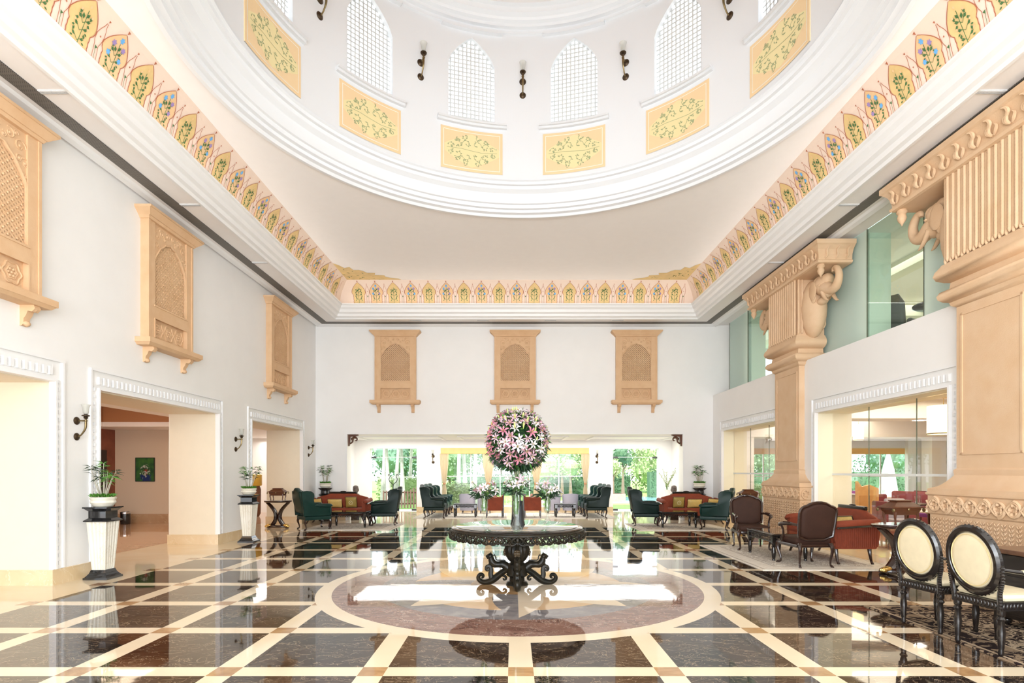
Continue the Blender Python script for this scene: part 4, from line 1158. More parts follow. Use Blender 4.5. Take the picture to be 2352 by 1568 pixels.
def make_sofa(label, loc, rz, w, group, boat=False, M=None):
    t = thing('settee', label, 'sofa', loc, rz, group); M = M or REDV
    h = w/2
    m = MB(); rbox(m, -h+.10, h-.10, -.28, .36, .30, .46, .05); m.build('seat', M, t, True)
    m = MB(); rbox(m, -h+.06, h-.06, -.34, .35, .24, .34, .02); m.build('seat_base', M, t, True)
    b = lambda z: -.30-max(0, z-.42)*.22
    pol = [(-h+.10, .42), (h-.10, .42), (h-.08, .68), (h-.16, .74), (h*.55, .80), (h*.42, .845), (-h*.42, .845), (-h*.55, .80), (-h+.16, .74), (-h+.08, .68)]
    panel3(pol, lambda x, z: b(z), .13).build('backrest', M, t, 'all')
    m = MB(); rbox(m, -h*.46, h*.46, b(.88)-.03, b(.88)+.03, .83, .90, .012)
    for k in range(3): m.box(-h*.42, h*.42, b(.88)+.028, b(.88)+.036, .842+k*.018, .850+k*.018)
    m.ell((0, b(.9), .905), (.09, .03, .02), 12); m.build('crest_rail', BLACKW, t, True)
    for s in (-1, 1):
        m = MB(); xa = s*(h-.05)
        out = [(-.36, .40), (-.35, .30), (-.28, .245), (.24, .245), (.33, .30), (.355, .40), (.35, .56), (.33, .62), (-.40, .66)]
        m.prism(out, xa-s*.09, xa, lambda a, c, t_: (t_, a, c))
        for k in range(22):
            y_ = -.33+k*.0315; m.tube([(xa+s*.002, y_, .27+.08*abs(y_)**2), (xa+s*.005, y_*1.01, .60)], .0115, 5)
        m.build('arm_panel', M, t)
        m = MB(); m.tube([(xa-s*.01, -.36, .665), (xa, 0, .645), (xa, .30, .625), (xa-s*.01, .345, .60)], [.06, .068, .068, .05], 12); m.build('arm_roll', M, t, True)
        m = MB(); m.tube([(xa+s*.055, -.36, .625), (xa+s*.06, 0, .605), (xa+s*.06, .34, .585)], .018, 6); m.build('arm_rail', BLACKW, t, True)
        for y_ in (-.26, .28): 
            m = MB(); m.tube([(s*(h-.15), y_, .26), (s*(h-.13), y_, .16), (s*(h-.08), y_+.01, .05), (s*(h-.04), y_+.01, 0)], [.035, .028, .02, .022], 8); m.build('leg', DARKW, t, True)
    return t
def cushion(label, loc, rot, w, h, M, border=None, name='cushion', grp=None, motif_=False):
    t = thing(name, label, 'cushion', loc, 0, grp); t.rotation_euler = rot
    m = MB(); n = 8; v = []
    for sgn in (-1, 1):
        for i in range(n+1):
            for j in range(n+1):
                u, q = i/n*2-1, j/n*2-1; d = (1-u**4)*(1-q**4); x = u*w/2*(1-.06*(1-q*q)); z = h/2+q*h/2*(1-.06*(1-u*u))
                v.append((x, sgn*.055*d**.6, z))
    f = []; K = (n+1)**2
    for sd in range(2):
        for i in range(n):
            for j in range(n):
                q = (sd*K+i*(n+1)+j, sd*K+(i+1)*(n+1)+j, sd*K+(i+1)*(n+1)+j+1, sd*K+i*(n+1)+j+1); f.append(q if sd == 0 else q[::-1])
    m.add(v, f); m.build('cushion_cover', M, t, 'all')
    if border:
        m = MB(); pts = []
        for x, z in ((-1, 0), (1, 0), (1, 1), (-1, 1), (-1, 0)): pts.append((x*w/2*.985, 0, h*.5+(z-.5)*h*.985))
        m.tube(pts, .011, 6, sub=0); m.build('cushion_border', border, t)
    if motif_:
        m = MB()
        for a, b_ in ((0, 0), (.05, 0), (-.05, 0), (0, .05), (0, -.05), (.035, .035), (-.035, -.035), (.035, -.035), (-.035, .035)): m.ell((a, .056, h/2+b_), (.013, .006, .013), 6)
        m.build('embroidery', mat('pale_embroidery', (.75, .66, .45), .5), t)
    return t
def make_coffee(label, loc, rz, w, d, h, group, name='coffee_table'):
    t = thing(name, label, 'coffee table', loc, rz, group)
    m = MB(); m.frus(0, 0, h-.035, w/2-.02, d/2-.02, h-.012, w/2, d/2); m.box(-w/2, w/2, -d/2, d/2, h-.012, h); m.build('tabletop', BLACKW, t, False, .003)
    m = MB(); m.box(-w/2+.06, w/2-.06, -d/2+.06, d/2-.06, h+.001, h+.004); m.build('polished_inlay', mat('polished_brown_top', (.10, .05, .025), .06, coat=.6), t)
    ap = .105
    for sx, sy, L, ax in ((0, -1, w, 0), (0, 1, w, 0), (-1, 0, d, 1), (1, 0, d, 1)):
        m = MB(); z0, z1 = h-.035-ap, h-.035; L2 = L/2-.045
        def bx(a0, a1, za, zb_, th=.010):
            if ax == 0: m.box(a0, a1, sy*(d/2-.045)-th, sy*(d/2-.045)+th, za, zb_)
            else: m.box(sx*(w/2-.045)-th, sx*(w/2-.045)+th, a0, a1, za, zb_)
        bx(-L2, L2, z0, z0+.014); bx(-L2, L2, z1-.016, z1)
        a = -L2; p = .045
        while a < L2-.01:            # pierced cross lattice
            for sg in (-1, 1):
                p0 = (a if sg > 0 else a+p, z0+.012); p1 = (a+p if sg > 0 else a, z1-.014)
                if ax == 0: m.tube([(p0[0], sy*(d/2-.045), p0[1]), (p1[0], sy*(d/2-.045), p1[1])], .0055, 4)
                else: m.tube([(sx*(w/2-.045), p0[0], p0[1]), (sx*(w/2-.045), p1[0], p1[1])], .0055, 4)
            a += p
        m.build('pierced_apron', BLACKW, t)
    for sx in (-1, 1):
        for sy in (-1, 1):
            m = turned_leg(sx*(w/2-.045), sy*(d/2-.045), h-.14, .036); m.box(sx*(w/2-.045)-.036, sx*(w/2-.045)+.036, sy*(d/2-.045)-.036, sy*(d/2-.045)+.036, h-.15, h-.034)
            m.build('leg', BLACKW, t, True)
    return t
def make_side_table(label, loc, rz, r, h, group):
    t = thing('pedestal_side_table', label, 'side table', loc, rz, group)
    m = MB(); m.lathe([(r*.90, h-.05), (r*.97, h-.04), (r, h-.025), (r, h-.006), (r*.97, h)], 0, 0, 32, ry=.72); m.build('tabletop', DARKW, t, True)
    m = MB(); m.lathe([(r*.86, h+.0005), (r*.86, h+.004)], 0, 0, 32, ry=.72); m.build('marble_inlay', mat('white_marble_inlay', (.72, .74, .72), .08), t)
    for s in (-1, 1):
        m = MB(); m.tube([(s*r*.80, 0, h-.05), (s*r*.52, 0, h*.80), (s*r*.24, 0, h*.62), (s*r*.14, 0, h*.44), (s*r*.18, 0, h*.28), (s*r*.36, 0, h*.14), (s*r*.52, 0, h*.06)], [.035, .042, .046, .048, .05, .05, .04], 8, flat=1.7); m.build('curved_leg', DARKW, t, True)
        m = MB(); m.ell((s*r*.62, -.05, h*.10), (.08, .05, .045), 10)
        for k in range(3): m.ell((s*(r*.62+.06), -.08+k*.03, h*.075), (.035, .014, .03), 8)
        m.build('gilded_paw', GOLD, t, True)
        m = MB(); m.ell((s*r*.66, 0, .02), (.05, .09, .02), 10); m.build('foot', DARKW, t, True)
    m = MB(); m.lathe([(r*.74, .02), (r*.78, .035), (r*.76, .06), (r*.68, .075)], 0, 0, 24, ry=.5); m.build('plinth', DARKW, t, True)
    return t
def make_casket(label, loc, rz, sc, group):
    t = thing('wooden_casket', label, 'casket', loc, rz, group); t.scale = (sc, sc, sc)
    m = MB(); m.frus(0, 0, .13, .17, .10, .20, .20, .13); m.frus(0, 0, .20, .20, .13, .225, .20, .13); m.build('chest_body', MAHOG, t, False, .004)
    m = MB(); m.frus(0, 0, .225, .245, .15, .245, .235, .145); m.frus(0, 0, .245, .215, .13, .32, .11, .06); m.frus(0, 0, .32, .13, .075, .335, .13, .075); m.build('lid', MAHOG, t, False, .004)
    for sx in (-1, 1):
        for sy in (-1, 1):
            m = MB(); m.tube([(sx*.17, sy*.10, .17), (sx*.175, sy*.10, .10), (sx*.16, sy*.09, .04), (sx*.165, sy*.095, 0)], [.022, .016, .012, .018], 8); m.build('leg', MAHOG, t, True)
    m = MB()
    for sx in (-1, 1): 
        for sy in (-1, 1): m.ell((sx*.235, sy*.14, .20), (.022, .022, .028), 8)
    m.ell((0, -.148, .21), (.018, .01, .022), 8); m.build('brass_mounts', BRASS, t, True)
    return t

# ------------------------------------------------------------------ plants on pedestals
def bamboo_pot(label, loc, grp, seed, sc=1.0):
    rnd = random.Random(seed)
    t = thing('potted_plant', label, 'potted plant', loc, 0, grp); t.scale = (sc, sc, sc)
    m = MB(); m.lathe([(.10, 0), (.115, .01), (.125, .03), (.145, .055), (.142, .075), (.132, .085), (.145, .10), (.15, .12), (.14, .13), (.125, .125), (.12, .10)], n=32, wob=lambda a, z: 1+.035*abs(cos(4*a))); m.build('pot', POTM, t, True)
    m = MB(); m.lathe([(0, .115), (.128, .115)], n=16, cap=False)
    m.build('soil', mat('dark_soil', (.03, .02, .012), .9), t)
    m = MB(); st_ = random.getstate(); random.seed(seed)
    for k in range(240):
        a = rnd.random()*6.28; r = .13*sqrt(rnd.random()); m.leaf((r*cos(a), r*sin(a), .12+.03*rnd.random()), (cos(a)*.7, sin(a)*.7, .6+rnd.random()), .010, .045+.02*rnd.random())
    m.build('ground_foliage', LEAF, t)
    for k in range(9):
        a = rnd.random()*6.28; sp = .05+.09*rnd.random(); h = .28+.20*rnd.random(); x0, y0 = .04*cos(a), .04*sin(a)
        p = [(x0, y0, .12), (x0+sp*.5*cos(a)+rnd.uniform(-.01, .01), y0+sp*.5*sin(a), .12+h*.45), (x0+sp*1.2*cos(a), y0+sp*1.2*sin(a), .12+h)]
        m = MB(); m.tube(p, [.008, .006, .003], 5, 0)
        for j in range(15):
            b_ = rnd.random()*6.28; q = 1 if j < 6 else rnd.uniform(.35, .95); base = Vector(p[1]).lerp(Vector(p[2]), q)
            m.leaf(base, (cos(b_), sin(b_), rnd.uniform(-.1, .9)), .0085, rnd.uniform(.08, .15), 1, .45)
        m.build('stem_with_leaves', [STEMW, LEAFD if k % 2 else LEAF], t)
    random.setstate(st_)
    return t
def white_pedestal(label, loc, grp, rz=0):
    t = thing('fluted_pedestal', label, 'pedestal', loc, rz, grp)
    m = MB(); m.frus(0, 0, 0, .165, .165, .03, .165, .165); m.frus(0, 0, .03, .155, .155, .055, .135, .135); m.frus(0, 0, .055, .135, .135, .085, .115, .115); m.frus(0, 0, .085, .115, .115, .13, .10, .10); m.build('black_base', BLKM, t, False, .003)
    m = MB()
    def fl(z, w):      # fluted square section
        pts = []
        for side in range(4):
            for k in range(19):
                u = -1+2*k/19.0; d = 0
                if abs(u) < .80: d = .085*abs(sin((u+.8)/1.6*pi*4))
                x, y = u*w, -w*(1-d)
                for _ in range(side): x, y = -y, x
                pts.append((x, y, z))
        return pts
    A, B_ = fl(.13, .092), fl(.80, .135); n_ = len(A); m.add(A+B_, [(k, (k+1) % n_, n_+(k+1) % n_, n_+k) for k in range(n_)] + [tuple(range(n_, 2*n_))]); m.build('white_shaft', PEDM, t)
    m = MB(); m.frus(0, 0, .80, .16, .16, .815, .165, .165); m.frus(0, 0, .815, .165, .165, .85, .12, .12); m.frus(0, 0, .85, .12, .12, .945, .12, .12); m.frus(0, 0, .945, .12, .12, .985, .16, .16); m.frus(0, 0, .985, .17, .17, 1.005, .17, .17); m.build('black_capital', BLKM, t, False, .003)
    return t
def black_pedestal(label, loc, grp):
    t = thing('black_pedestal', label, 'pedestal', loc, 0, grp)
    m = MB(); m.lathe([(.20, 0), (.20, .06), (.15, .10), (.11, .18), (.14, .40), (.16, .62), (.13, .74)], n=4); m.build('shaft', BLKM, t, False, .004)
    m = MB(); m.lathe([(.13, .74), (.19, .78), (.20, .80), (.14, .84), (.13, .92), (.20, .98), (.21, 1.0)], n=20); m.build('capital', BLKM, t, True)
    return t

G_P = 'white and black fluted pedestals along the left wall'; G_V = 'potted bamboo plants on pedestals'
white_pedestal('white fluted pedestal with black base nearest the camera on the left', (-5.76, 7.86, 0), G_P)
bamboo_pot('bamboo in a scalloped cream pot on the nearest white pedestal', (-5.76, 7.86, 1.005), G_V, 15, 1.04)
white_pedestal('white fluted pedestal between the middle and far left openings', (-5.62, 11.9, 0), G_P)
bamboo_pot('bamboo in a cream pot on the second white pedestal', (-5.62, 11.9, 1.005), G_V, 8, 1.02)
G_B = 'black corner pedestals against the far wall'
black_pedestal('black pedestal in the far left corner behind the sofa', (-5.65, 16.84, 0), G_B); bamboo_pot('bamboo in a cream pot in the far left corner', (-5.65, 16.84, 1.0), G_V, 12, 1.1)
black_pedestal('black pedestal in the far right corner behind the sofa', (5.62, 16.84, 0), G_B); bamboo_pot('bamboo in a cream pot in the far right corner', (5.62, 16.84, 1.0), G_V, 21, 1.15)

# ------------------------------------------------------------------ seating groups
G_W = 'green leather wingback armchairs'
w1 = make_wingback('green leather wingback seen from behind, left of the left coffee table', (-5.16, 14.5, 0), radians(-52), GREENL, G_W)
w2 = dup(w1, 'green leather wingback at the right end of the right sofa group', (5.22, 14.45, 0), radians(64))
w3 = make_wingback('near black green wingback right of the left coffee table, facing left', (-3.58, 15.6, 0), radians(97), GREENB, G_W)
dup(w3, 'near black green wingback left of the right coffee table, facing right', (3.66, 15.45, 0), radians(-97))
names = ('nearest', 'middle', 'furthest')
for k in range(3):
    dup(w1 if k else w3, '%s of three green wingbacks in a row left of the alcove, facing right' % names[k], (-2.50, 18.04+.85*k, 0), radians(-90))
    dup(w3 if k == 0 else w1, '%s of three green wingbacks in a row right of the alcove, facing left' % names[k], (2.66, 18.04+.85*k, 0), radians(90))
G_S = 'rust red settees with black crest rails'
make_sofa('rust red settee against the far wall on the left', (-5.02, 16.14, 0), pi, 1.78, G_S)
cushion('gold striped cushion in the middle of the left settee', (-5.08, 15.99, .46), (-.25, 0, pi), .42, .26, GOLDF, DARKW, grp='cushions on the left settee')
cushion('square olive cushion with embroidery at the right end of the left settee', (-4.62, 16.01, .46), (-.22, 0, pi), .33, .32, OLIVEF, DARKW, grp='cushions on the left settee', motif_=True)
cushion('small gold cushion at the left end of the left settee, half hidden by the armchair', (-5.58, 15.99, .46), (-.25, .1, pi), .30, .27, GOLDF, DARKW, grp='cushions on the left settee')
make_sofa('rust red settee against the far wall on the right', (5.12, 16.12, 0), pi, 1.78, G_S)
cushion('square olive cushion with embroidery at the left end of the right settee', (4.72, 15.95, .46), (-.22, 0, pi), .33, .32, OLIVEF, DARKW, grp='cushions on the right settee', motif_=True)
cushion('gold striped cushion in the middle of the right settee', (5.17, 15.93, .46), (-.25, 0, pi), .42, .26, GOLDF, DARKW, grp='cushions on the right settee')
cushion('small gold cushion at the right end of the right settee', (5.68, 15.95, .46), (-.25, -.1, pi), .30, .27, GOLDF, DARKW, grp='cushions on the right settee')
G_C = 'black carved coffee tables with pierced aprons'
make_coffee('black carved coffee table before the left settee', (-4.36, 15.0, 0), 0, 1.0, .60, .43, G_C)
make_coffee('black carved coffee table before the right settee', (4.38, 14.98, 0), 0, .96, .60, .43, G_C)
make_coffee('small dark coffee table left in the alcove', (-1.55, 18.35, 0), 0, .76, .55, .45, G_C)
make_coffee('small dark coffee table right in the alcove', (1.70, 18.35, 0), 0, .68, .55, .45, G_C)
st1 = make_side_table('dark side table with curved legs standing in the far left opening', (-6.22, 14.8, 0), 0, .36, .73, 'side tables carrying caskets')
ck1 = make_casket('brown wooden casket on the side table in the far left opening', (-6.22, 14.8, .735), 0, .95, 'wooden caskets with brass mounts')
dup(st1, 'dark side table half hidden behind the further brown armchair', (5.85, 13.9, 0), 0)
dup(ck1, 'wooden casket on the side table before the far right opening', (5.85, 13.9, .735), 0)
make_side_table('large dark side table with gilded paws right of the red settee', (5.72, 8.25, 0), radians(8), .42, .72, 'side tables carrying caskets')
make_casket('large wooden casket on the side table with gilded paws', (5.72, 8.25, .725), radians(8), 1.05, 'wooden caskets with brass mounts')
# near right group
G_A = 'brown velvet armchairs with dark carved frames'
e1 = make_bergere('brown velvet armchair facing the camera across the near coffee table', (4.60, 10.80, 0), radians(172), G_A)
dup(e1, 'brown velvet armchair seen from behind, before the red settee', (4.66, 8.92, 0), radians(4))
make_coffee('black coffee table with a pierced apron between the brown armchairs', (4.62, 9.80, 0), pi/2, 1.02, .62, .45, G_C)
make_sofa('rust red settee by the near glazed opening, its rounded end towards the camera', (5.50, 9.72, .012), pi/2, 1.66, G_S)
cushion('gold cushion on the near red settee, closest to the camera', (5.60, 9.35, .46), (-.25, .1, pi/2+.3), .36, .30, GOLDF, DARKW, grp='cushions on the near settee')
cushion('olive cushion on the near red settee, further from the camera', (5.60, 9.85, .46), (-.25, 0, pi/2), .34, .30, OLIVEF, DARKW, grp='cushions on the near settee')
# oval chairs at the desk
G_O = 'oval backed cream chairs facing the desk'
o1 = make_oval_chair('cream oval backed chair nearest the camera at the right edge', (4.10, 4.72, .012), radians(-84), G_O)
dup(o1, 'cream oval backed chair second from the right edge', (4.06, 5.34, .012), radians(-80))
t = thing('writing_desk', 'large black desk with brown top cut by the right frame edge', 'desk', (5.15, 4.55, .012), 0)
m = MB(); m.box(-.46, .46, -1.02, 1.02, .70, .745); m.build('desk_top', mat('brown_leather_desk_top', (.16, .075, .04), .25, var=.4, vs=10), t, False, .006)
for s in (-1, 1):
    m = MB(); m.box(-.40, .40, s*.72-.25, s*.72+.25, .08, .70); m.build('drawer_pedestal', BLACKW, t, False, .006)
    m = MB()
    for z_ in (.12, .32, .52): m.box(-.415, -.40, s*.72-.22, s*.72+.22, z_, z_+.17)
    m.build('drawer_front', BLACKW, t, False, .004)
m = MB(); m.box(-.36, -.33, -.47, .47, .28, .70); m.build('modesty_panel', BLACKW, t)
for sx in (-1, 1):
    for sy in (-1, 1): m = MB(); m.ell((sx*.34, sy*.90, .045), (.05, .05, .045), 12); m.build('foot', BLACKW, t, True)
t = thing('desk_lamp', 'dark bronze lamp base on the desk at the right edge of the picture', 'lamp', (5.02, 4.75, .758), 0)
m = MB(); m.lathe([(.09, 0), (.09, .012), (.03, .03), (.02, .06), (.035, .10), (.02, .15), (.012, .20), (.012, .30)], n=20); m.build('lamp_base', DBRASS, t, True)
m = MB(); m.lathe([(.14, .28), (.09, .42)], n=24, cap=False); m.build('lamp_shade', mat('dark_lamp_shade', (.05, .03, .02), .6), t, True)

# ------------------------------------------------------------------ rugs
def rug(label, x0, x1, y0, y1, cols, cat='rug', name='rug', rz=0, dark=False, grp=None):
    t = NT(name+label[:6]+str(x0)); c = t.coord(); 
    f = t.noise(c, 9, 3, .5, 1.5); v = t.n('ShaderNodeTexVoronoi', feature='DISTANCE_TO_EDGE'); v.inputs['Scale'].default_value = 3.6 if dark else 5; t.link(c, v.inputs['Vector'])
    e = E(t, v.outputs['Distance'])
    sp = t.n('ShaderNodeSeparateXYZ'); t.link(c, sp.inputs[0]); hx, hy = (x1-x0)/2, (y1-y0)/2
    px_ = (E(t, sp.outputs[0]).abs())*(-1.0) + hx; py_ = (E(t, sp.outputs[1]).abs())*(-1.0) + hy
    edge = t.math('MINIMUM', px_, py_)
    pat = t.mix(((f - .5).abs() < .045), t.mix((e < .10), cols[0], cols[1]), cols[2])
    col = t.mix((edge < .30), pat, t.mix((f < .5), cols[3], cols[1]))
    col = t.mix(((edge - .31).abs() < .012), col, cols[2]); col = t.mix(((edge - .05).abs() < .015), col, cols[2])
    t.link(col, t.b.inputs['Base Color']); t.b.inputs['Roughness'].default_value = .95; t.b.inputs['Specular IOR Level'].default_value = .1
    t.bump(t.noise(c, 300, 2), .3, .002)
    m = MB(); m.frus(0, 0, .0005, hx, hy, .012, hx-.006, hy-.006); o = m.build(name, t.m, loc=((x0+x1)/2, (y0+y1)/2, 0)); o.rotation_euler.z = rz
    tag(o, label, cat, grp)
LR = [(.78, .74, .66), (.70, .64, .55), (.46, .40, .34), (.76, .71, .63)]
rug('pale cream patterned rug under the brown armchairs and near coffee table', 3.78, 5.95, 8.45, 11.35, LR, grp='pale patterned rugs')
rug('pale rug under the coffee table of the left settee group', -5.4, -3.1, 14.2, 16.0, LR, grp='pale patterned rugs')
rug('pale rug under the coffee table of the right settee group', 3.2, 5.6, 14.1, 16.0, LR, grp='pale patterned rugs')
rug('pale rug in the alcove under the left wingbacks and table', -3.2, -.2, 17.75, 19.9, LR, grp='pale patterned rugs')
rug('pale rug in the alcove under the right wingbacks and table', .4, 3.3, 17.75, 19.9, LR, grp='pale patterned rugs')
rug('black and beige floral rug under the desk and oval chairs', 3.90, 5.82, 2.4, 6.22, [(.02, .012, .012), (.02, .012, .012), (.42, .32, .22), (.24, .17, .11)], dark=True)

# ------------------------------------------------------------------ alcove furniture
for sx, lab in ((-1, 'rust red upholstered chair seen side on, left of the dark stand in the alcove'), (1, 'rust red upholstered chair seen side on, right of the dark stand in the alcove')):
    t = thing('red_armchair', lab, 'armchair', (.10+sx*.62-.08, 18.2, 0), 0, 'rust red chairs in the alcove')   # faces away from the stand
    m = MB(); m.box(-.26, .26, -.28, .28, .30, .50); m.build('seat', REDV, t, False, .02)
    for y_ in (-.30, .30): m = MB(); m.box(-.27, .27, y_-.03, y_+.03, .24, .66); m.build('arm_panel', REDV, t, False, .015)
    m = MB(); m.box(-sx*.27-.04, -sx*.27+.04, -.30, .30, .30, .72); m.build('backrest', REDV, t, False, .02)
    m = MB()
    for y_ in (-.29, .29): m.tube([(-sx*.29, y_, 0), (-sx*.29, y_, .4), (-sx*.30, y_, .78)], .018, 6)
    m.build('back_post', BLACKW, t)
    for a in (-1, 1):
        for y_ in (-.26, .26): m = MB(); m.tube([(a*.25, y_, .25), (a*.25, y_, 0)], [.022, .014], 6); m.build('leg', DARKW, t)
    cushion('pink cushion on the %s red chair of the alcove' % ('left' if sx < 0 else 'right'), (.02+sx*.60, 18.25, .50), (0, 0, pi/2*sx), .34, .28, mat('salmon_cushion', (.70, .34, .26), .6), grp='cushions in the alcove')
t = thing('fluted_stand', 'slim black carved stand between the two red chairs of the alcove', 'plant stand', (.33, 18.8, 0))
m = MB(); m.box(-.12, .12, -.12, .12, .70, .74); m.build('stand_top', BLACKW, t, False, .005)
for sx in (-1, 1):
    for sy in (-1, 1): turned_leg(sx*.07, sy*.07, .70, .024).build('leg', BLACKW, t, True)
G_T = 'lavender grey tub chairs by the wide window'
t0 = None
for x_, y_, lab in ((-1.62, 19.9, 'lavender grey tub chair furthest left by the wide window'), (-.98, 19.9, 'lavender grey tub chair behind the left glass vase'), (1.42, 19.9, 'lavender grey tub chair just right of the red chair by the wide window'), (2.04, 19.9, 'lavender grey tub chair furthest right by the wide window')):
    if t0 is None:
        t0 = thing('tub_chair', lab, 'tub chair', (x_, y_, 0), 0, G_T)
        m = MB(); v = []; n_ = 18
        for i in range(n_+1):
            a = pi + pi*i/n_
            for r, z in ((.34, .12), (.37, .70 + .05*sin(pi*i/n_)), (.29, .70+.05*sin(pi*i/n_)), (.28, .40)): v.append((r*cos(a), r*sin(a)*.9, z))
        m.add(v, [(i*4+k, i*4+k+1, (i+1)*4+k+1, (i+1)*4+k) for i in range(n_) for k in range(3)]); m.build('curved_back', GREYF, t0, True)
        m = MB(); m.lathe([(.28, .14), (.30, .2), (.30, .38), (.26, .42)], n=24); m.build('seat', GREYF, t0, True)
        for sx in (-1, 1):
            for sy in (-1, 1): m = MB(); m.tube([(sx*.2, sy*.2, .15), (sx*.22, sy*.22, 0)], [.02, .014], 6); m.build('leg', DARKW, t0)
        t0.scale = (.78, .78, .95)
    else: dup(t0, lab, (x_, y_, 0))
# curtains and valance in the wide window
CURT = mat('cream_gold_curtain', (.78, .64, .42), .7)
w0, w1_ = OPN[1][0], OPN[1][1]
t = thing('window_valance', 'gold fabric valance along the top of the wide alcove window', 'valance', ((w0+w1_)/2, BY-.06, 2.13))
m = MB(); L = (w1_-w0)/2
v = []
for i in range(81):
    x_ = -L+2*L*i/80; y_ = .012*sin(i*1.4); v += [(x_, y_-.03, 0), (x_, y_-.03, .22)]
m.add(v, [(2*i, 2*i+2, 2*i+3, 2*i+1) for i in range(80)]); m.box(-L, L, -.01, .05, .20, .22); m.build('pleated_fabric', mat('gold_valance_silk', (.78, .52, .20), .6), t, True)
m = MB(); m.box(-L, L, -.045, -.040, .0, .02); m.build('trim_band', GOLDF, t)
for i, (px, wd, lab) in enumerate(((1021, .16, 'tied back curtain at the left edge of the wide alcove window'), (1122, .22, 'curtain pair left of centre in the wide alcove window'), (1232, .22, 'curtain pair right of centre in the wide alcove window'), (1344, .16, 'tied back curtain at the right edge of the wide alcove window'))):
    t = thing('curtain', lab, 'curtain', (X(px, BY), BY-.08, .22), 0, 'curtains of the wide window')
    m = MB(); v = []; nn = 24
    for z_, k in ((1.92, 1.0), (1.5, .9), (1.1, .6), (.85, .35), (.80, .32), (.6, .5), (0, .55)):
        for j in range(nn+1): u = -1+2*j/nn; v.append((u*wd*k, .03*sin(j*1.9), z_))
    m.add(v, [(i_*(nn+1)+j, i_*(nn+1)+j+1, (i_+1)*(nn+1)+j+1, (i_+1)*(nn+1)+j) for i_ in range(6) for j in range(nn)]); o = m.build('drape', CURT, t, 'all')
    m = MB(); m.lathe([(.36*wd, .80), (.36*wd, .86)], n=14, cap=False, ry=.6); m.build('tieback', mat('rust_tieback', (.5, .25, .12), .6), t)
for x0, x1, lab in ((6.8, 10.4, 'orange wooden pelmet over the left restaurant window'), (11.3, 14.25, 'orange wooden pelmet over the right restaurant window')):
    tag(MB().box(x0, x1, BY-.08, BY-.02, 2.12, 2.33).build('pelmet', mat('orange_pelmet', (.78, .44, .12), .5)), lab, 'pelmet', 'pelmets in the restaurant')

# busts on either side
BST = mat('grey_brown_carved_stone', (.22, .18, .15), .6, var=.5, vs=25, bump=.4, bs=40)
for sx, x_, lab in ((1, -4.86, 'grey carved bust by the left edge of the far opening'), (-1, 4.98, 'grey carved bust by the right edge of the far opening')):
    t = thing('bust', lab, 'statue', (x_, 17.35, 0), 0, 'carved busts beside the far opening')
    m = MB(); m.frus(0, 0, 0, .13, .13, .60, .10, .10); m.frus(0, 0, .60, .13, .13, .64, .13, .13); m.build('bust_stand', DARKW, t, False, .004)
    m = MB(); m.ell((0, 0, .72), (.13, .09, .10), 16); m.tube([(0, 0, .76), (0, 0, .86)], [.05, .045], 10); m.ell((sx*.01, 0, .93), (.07, .075, .09), 16); m.ell((-sx*.02, 0, 1.0), (.085, .085, .065), 16); m.ell((sx*.075, 0, .92), (.015, .014, .02), 8); m.ell((-sx*.07, 0, .94), (.04, .06, .08), 10)
    m.build('head_and_shoulders', BST, t, True)
t = thing('tall_plant_vase', 'sparse green branches in a tall white vase by the right alcove wall', 'plant', (X(1532, 19.6), 19.6, 0))
m = MB(); m.lathe([(.14, 0), (.16, .3), (.13, .7), (.10, .82), (.11, .85)], n=20); m.build('vase_body', mat('white_ceramic', (.8, .8, .78), .3), t, True)
rnd = random.Random(4)
for k in range(6):
    a = rnd.uniform(0, 6.28); m = MB(); e = Vector((.30*cos(a), .15*sin(a), 1.45+.25*rnd.random())); s_ = Vector((0, 0, .82)); mid = Vector((.06*cos(a), .04*sin(a), 1.1))
    m.tube([s_, mid, e], [.008, .006, .003], 5, 0)
    for j in range(26):
        q = .25+.75*j/26; p = s_.lerp(mid, q*2) if q < .5 else mid.lerp(e, q*2-1); m.leaf(p, (rnd.uniform(-1, 1), rnd.uniform(-1, 1), rnd.uniform(0, 1)), .012, .07, 1)
    m.build('leafy_branch', [STEMG, mat('olive_leaf', (.28, .36, .10), .5)], t)

IRON = mat('black_wrought_iron', (.02, .018, .016), .45, .6)
for x_, lab in ((X(903, 19.0), 'wrought iron curled stand behind the dark wingback of the left group'), (X(1461, 19.0), 'wrought iron curled stand behind the dark wingback of the right group')):
    t = thing('iron_stand', lab, 'stand', (x_, 19.0, 0), 0, 'curled iron stands in the alcove')
    m = MB(); m.tube([(0, 0, .02), (0, 0, 1.05)], .012, 6); m.build('stem', IRON, t, True)
    for s_ in (-1, 1):
        m = MB(); m.tube([(s_*x, 0, z) for x, z in ((0, 1.0), (.03, 1.08), (.11, 1.14), (.14, 1.24), (.10, 1.33), (.13, 1.40), (.17, 1.38), (.165, 1.34))], .011, 6); m.build('curled_arm', IRON, t, True)
    for k in range(3): a = 2*pi*k/3; m = MB(); m.tube([(0, 0, .16), (.10*cos(a), .10*sin(a), .10), (.19*cos(a), .19*sin(a), .0)], .011, 6); m.build('foot', IRON, t, True)
# ------------------------------------------------------------------ central carved table with its flowers
TX, TY = .055, 7.42
t = thing('round_carved_table', 'round black carved pedestal table in the middle of the star floor inlay', 'table', (TX, TY, 0))
m = MB(); m.lathe([(.76, .742), (.84, .744), (.862, .752), (.865, .765), (.84, .775), (.80, .778)], n=72); m.build('table_rim', BLACKW, t, True)
m = MB(); m.lathe([(.0, .778), (.80, .778), (.805, .781), (.80, .784), (0, .784)], n=72, cap=False); m.build('mirror_top', mat('polished_mirror_top', (.62, .64, .62), .02, .85), t, True)
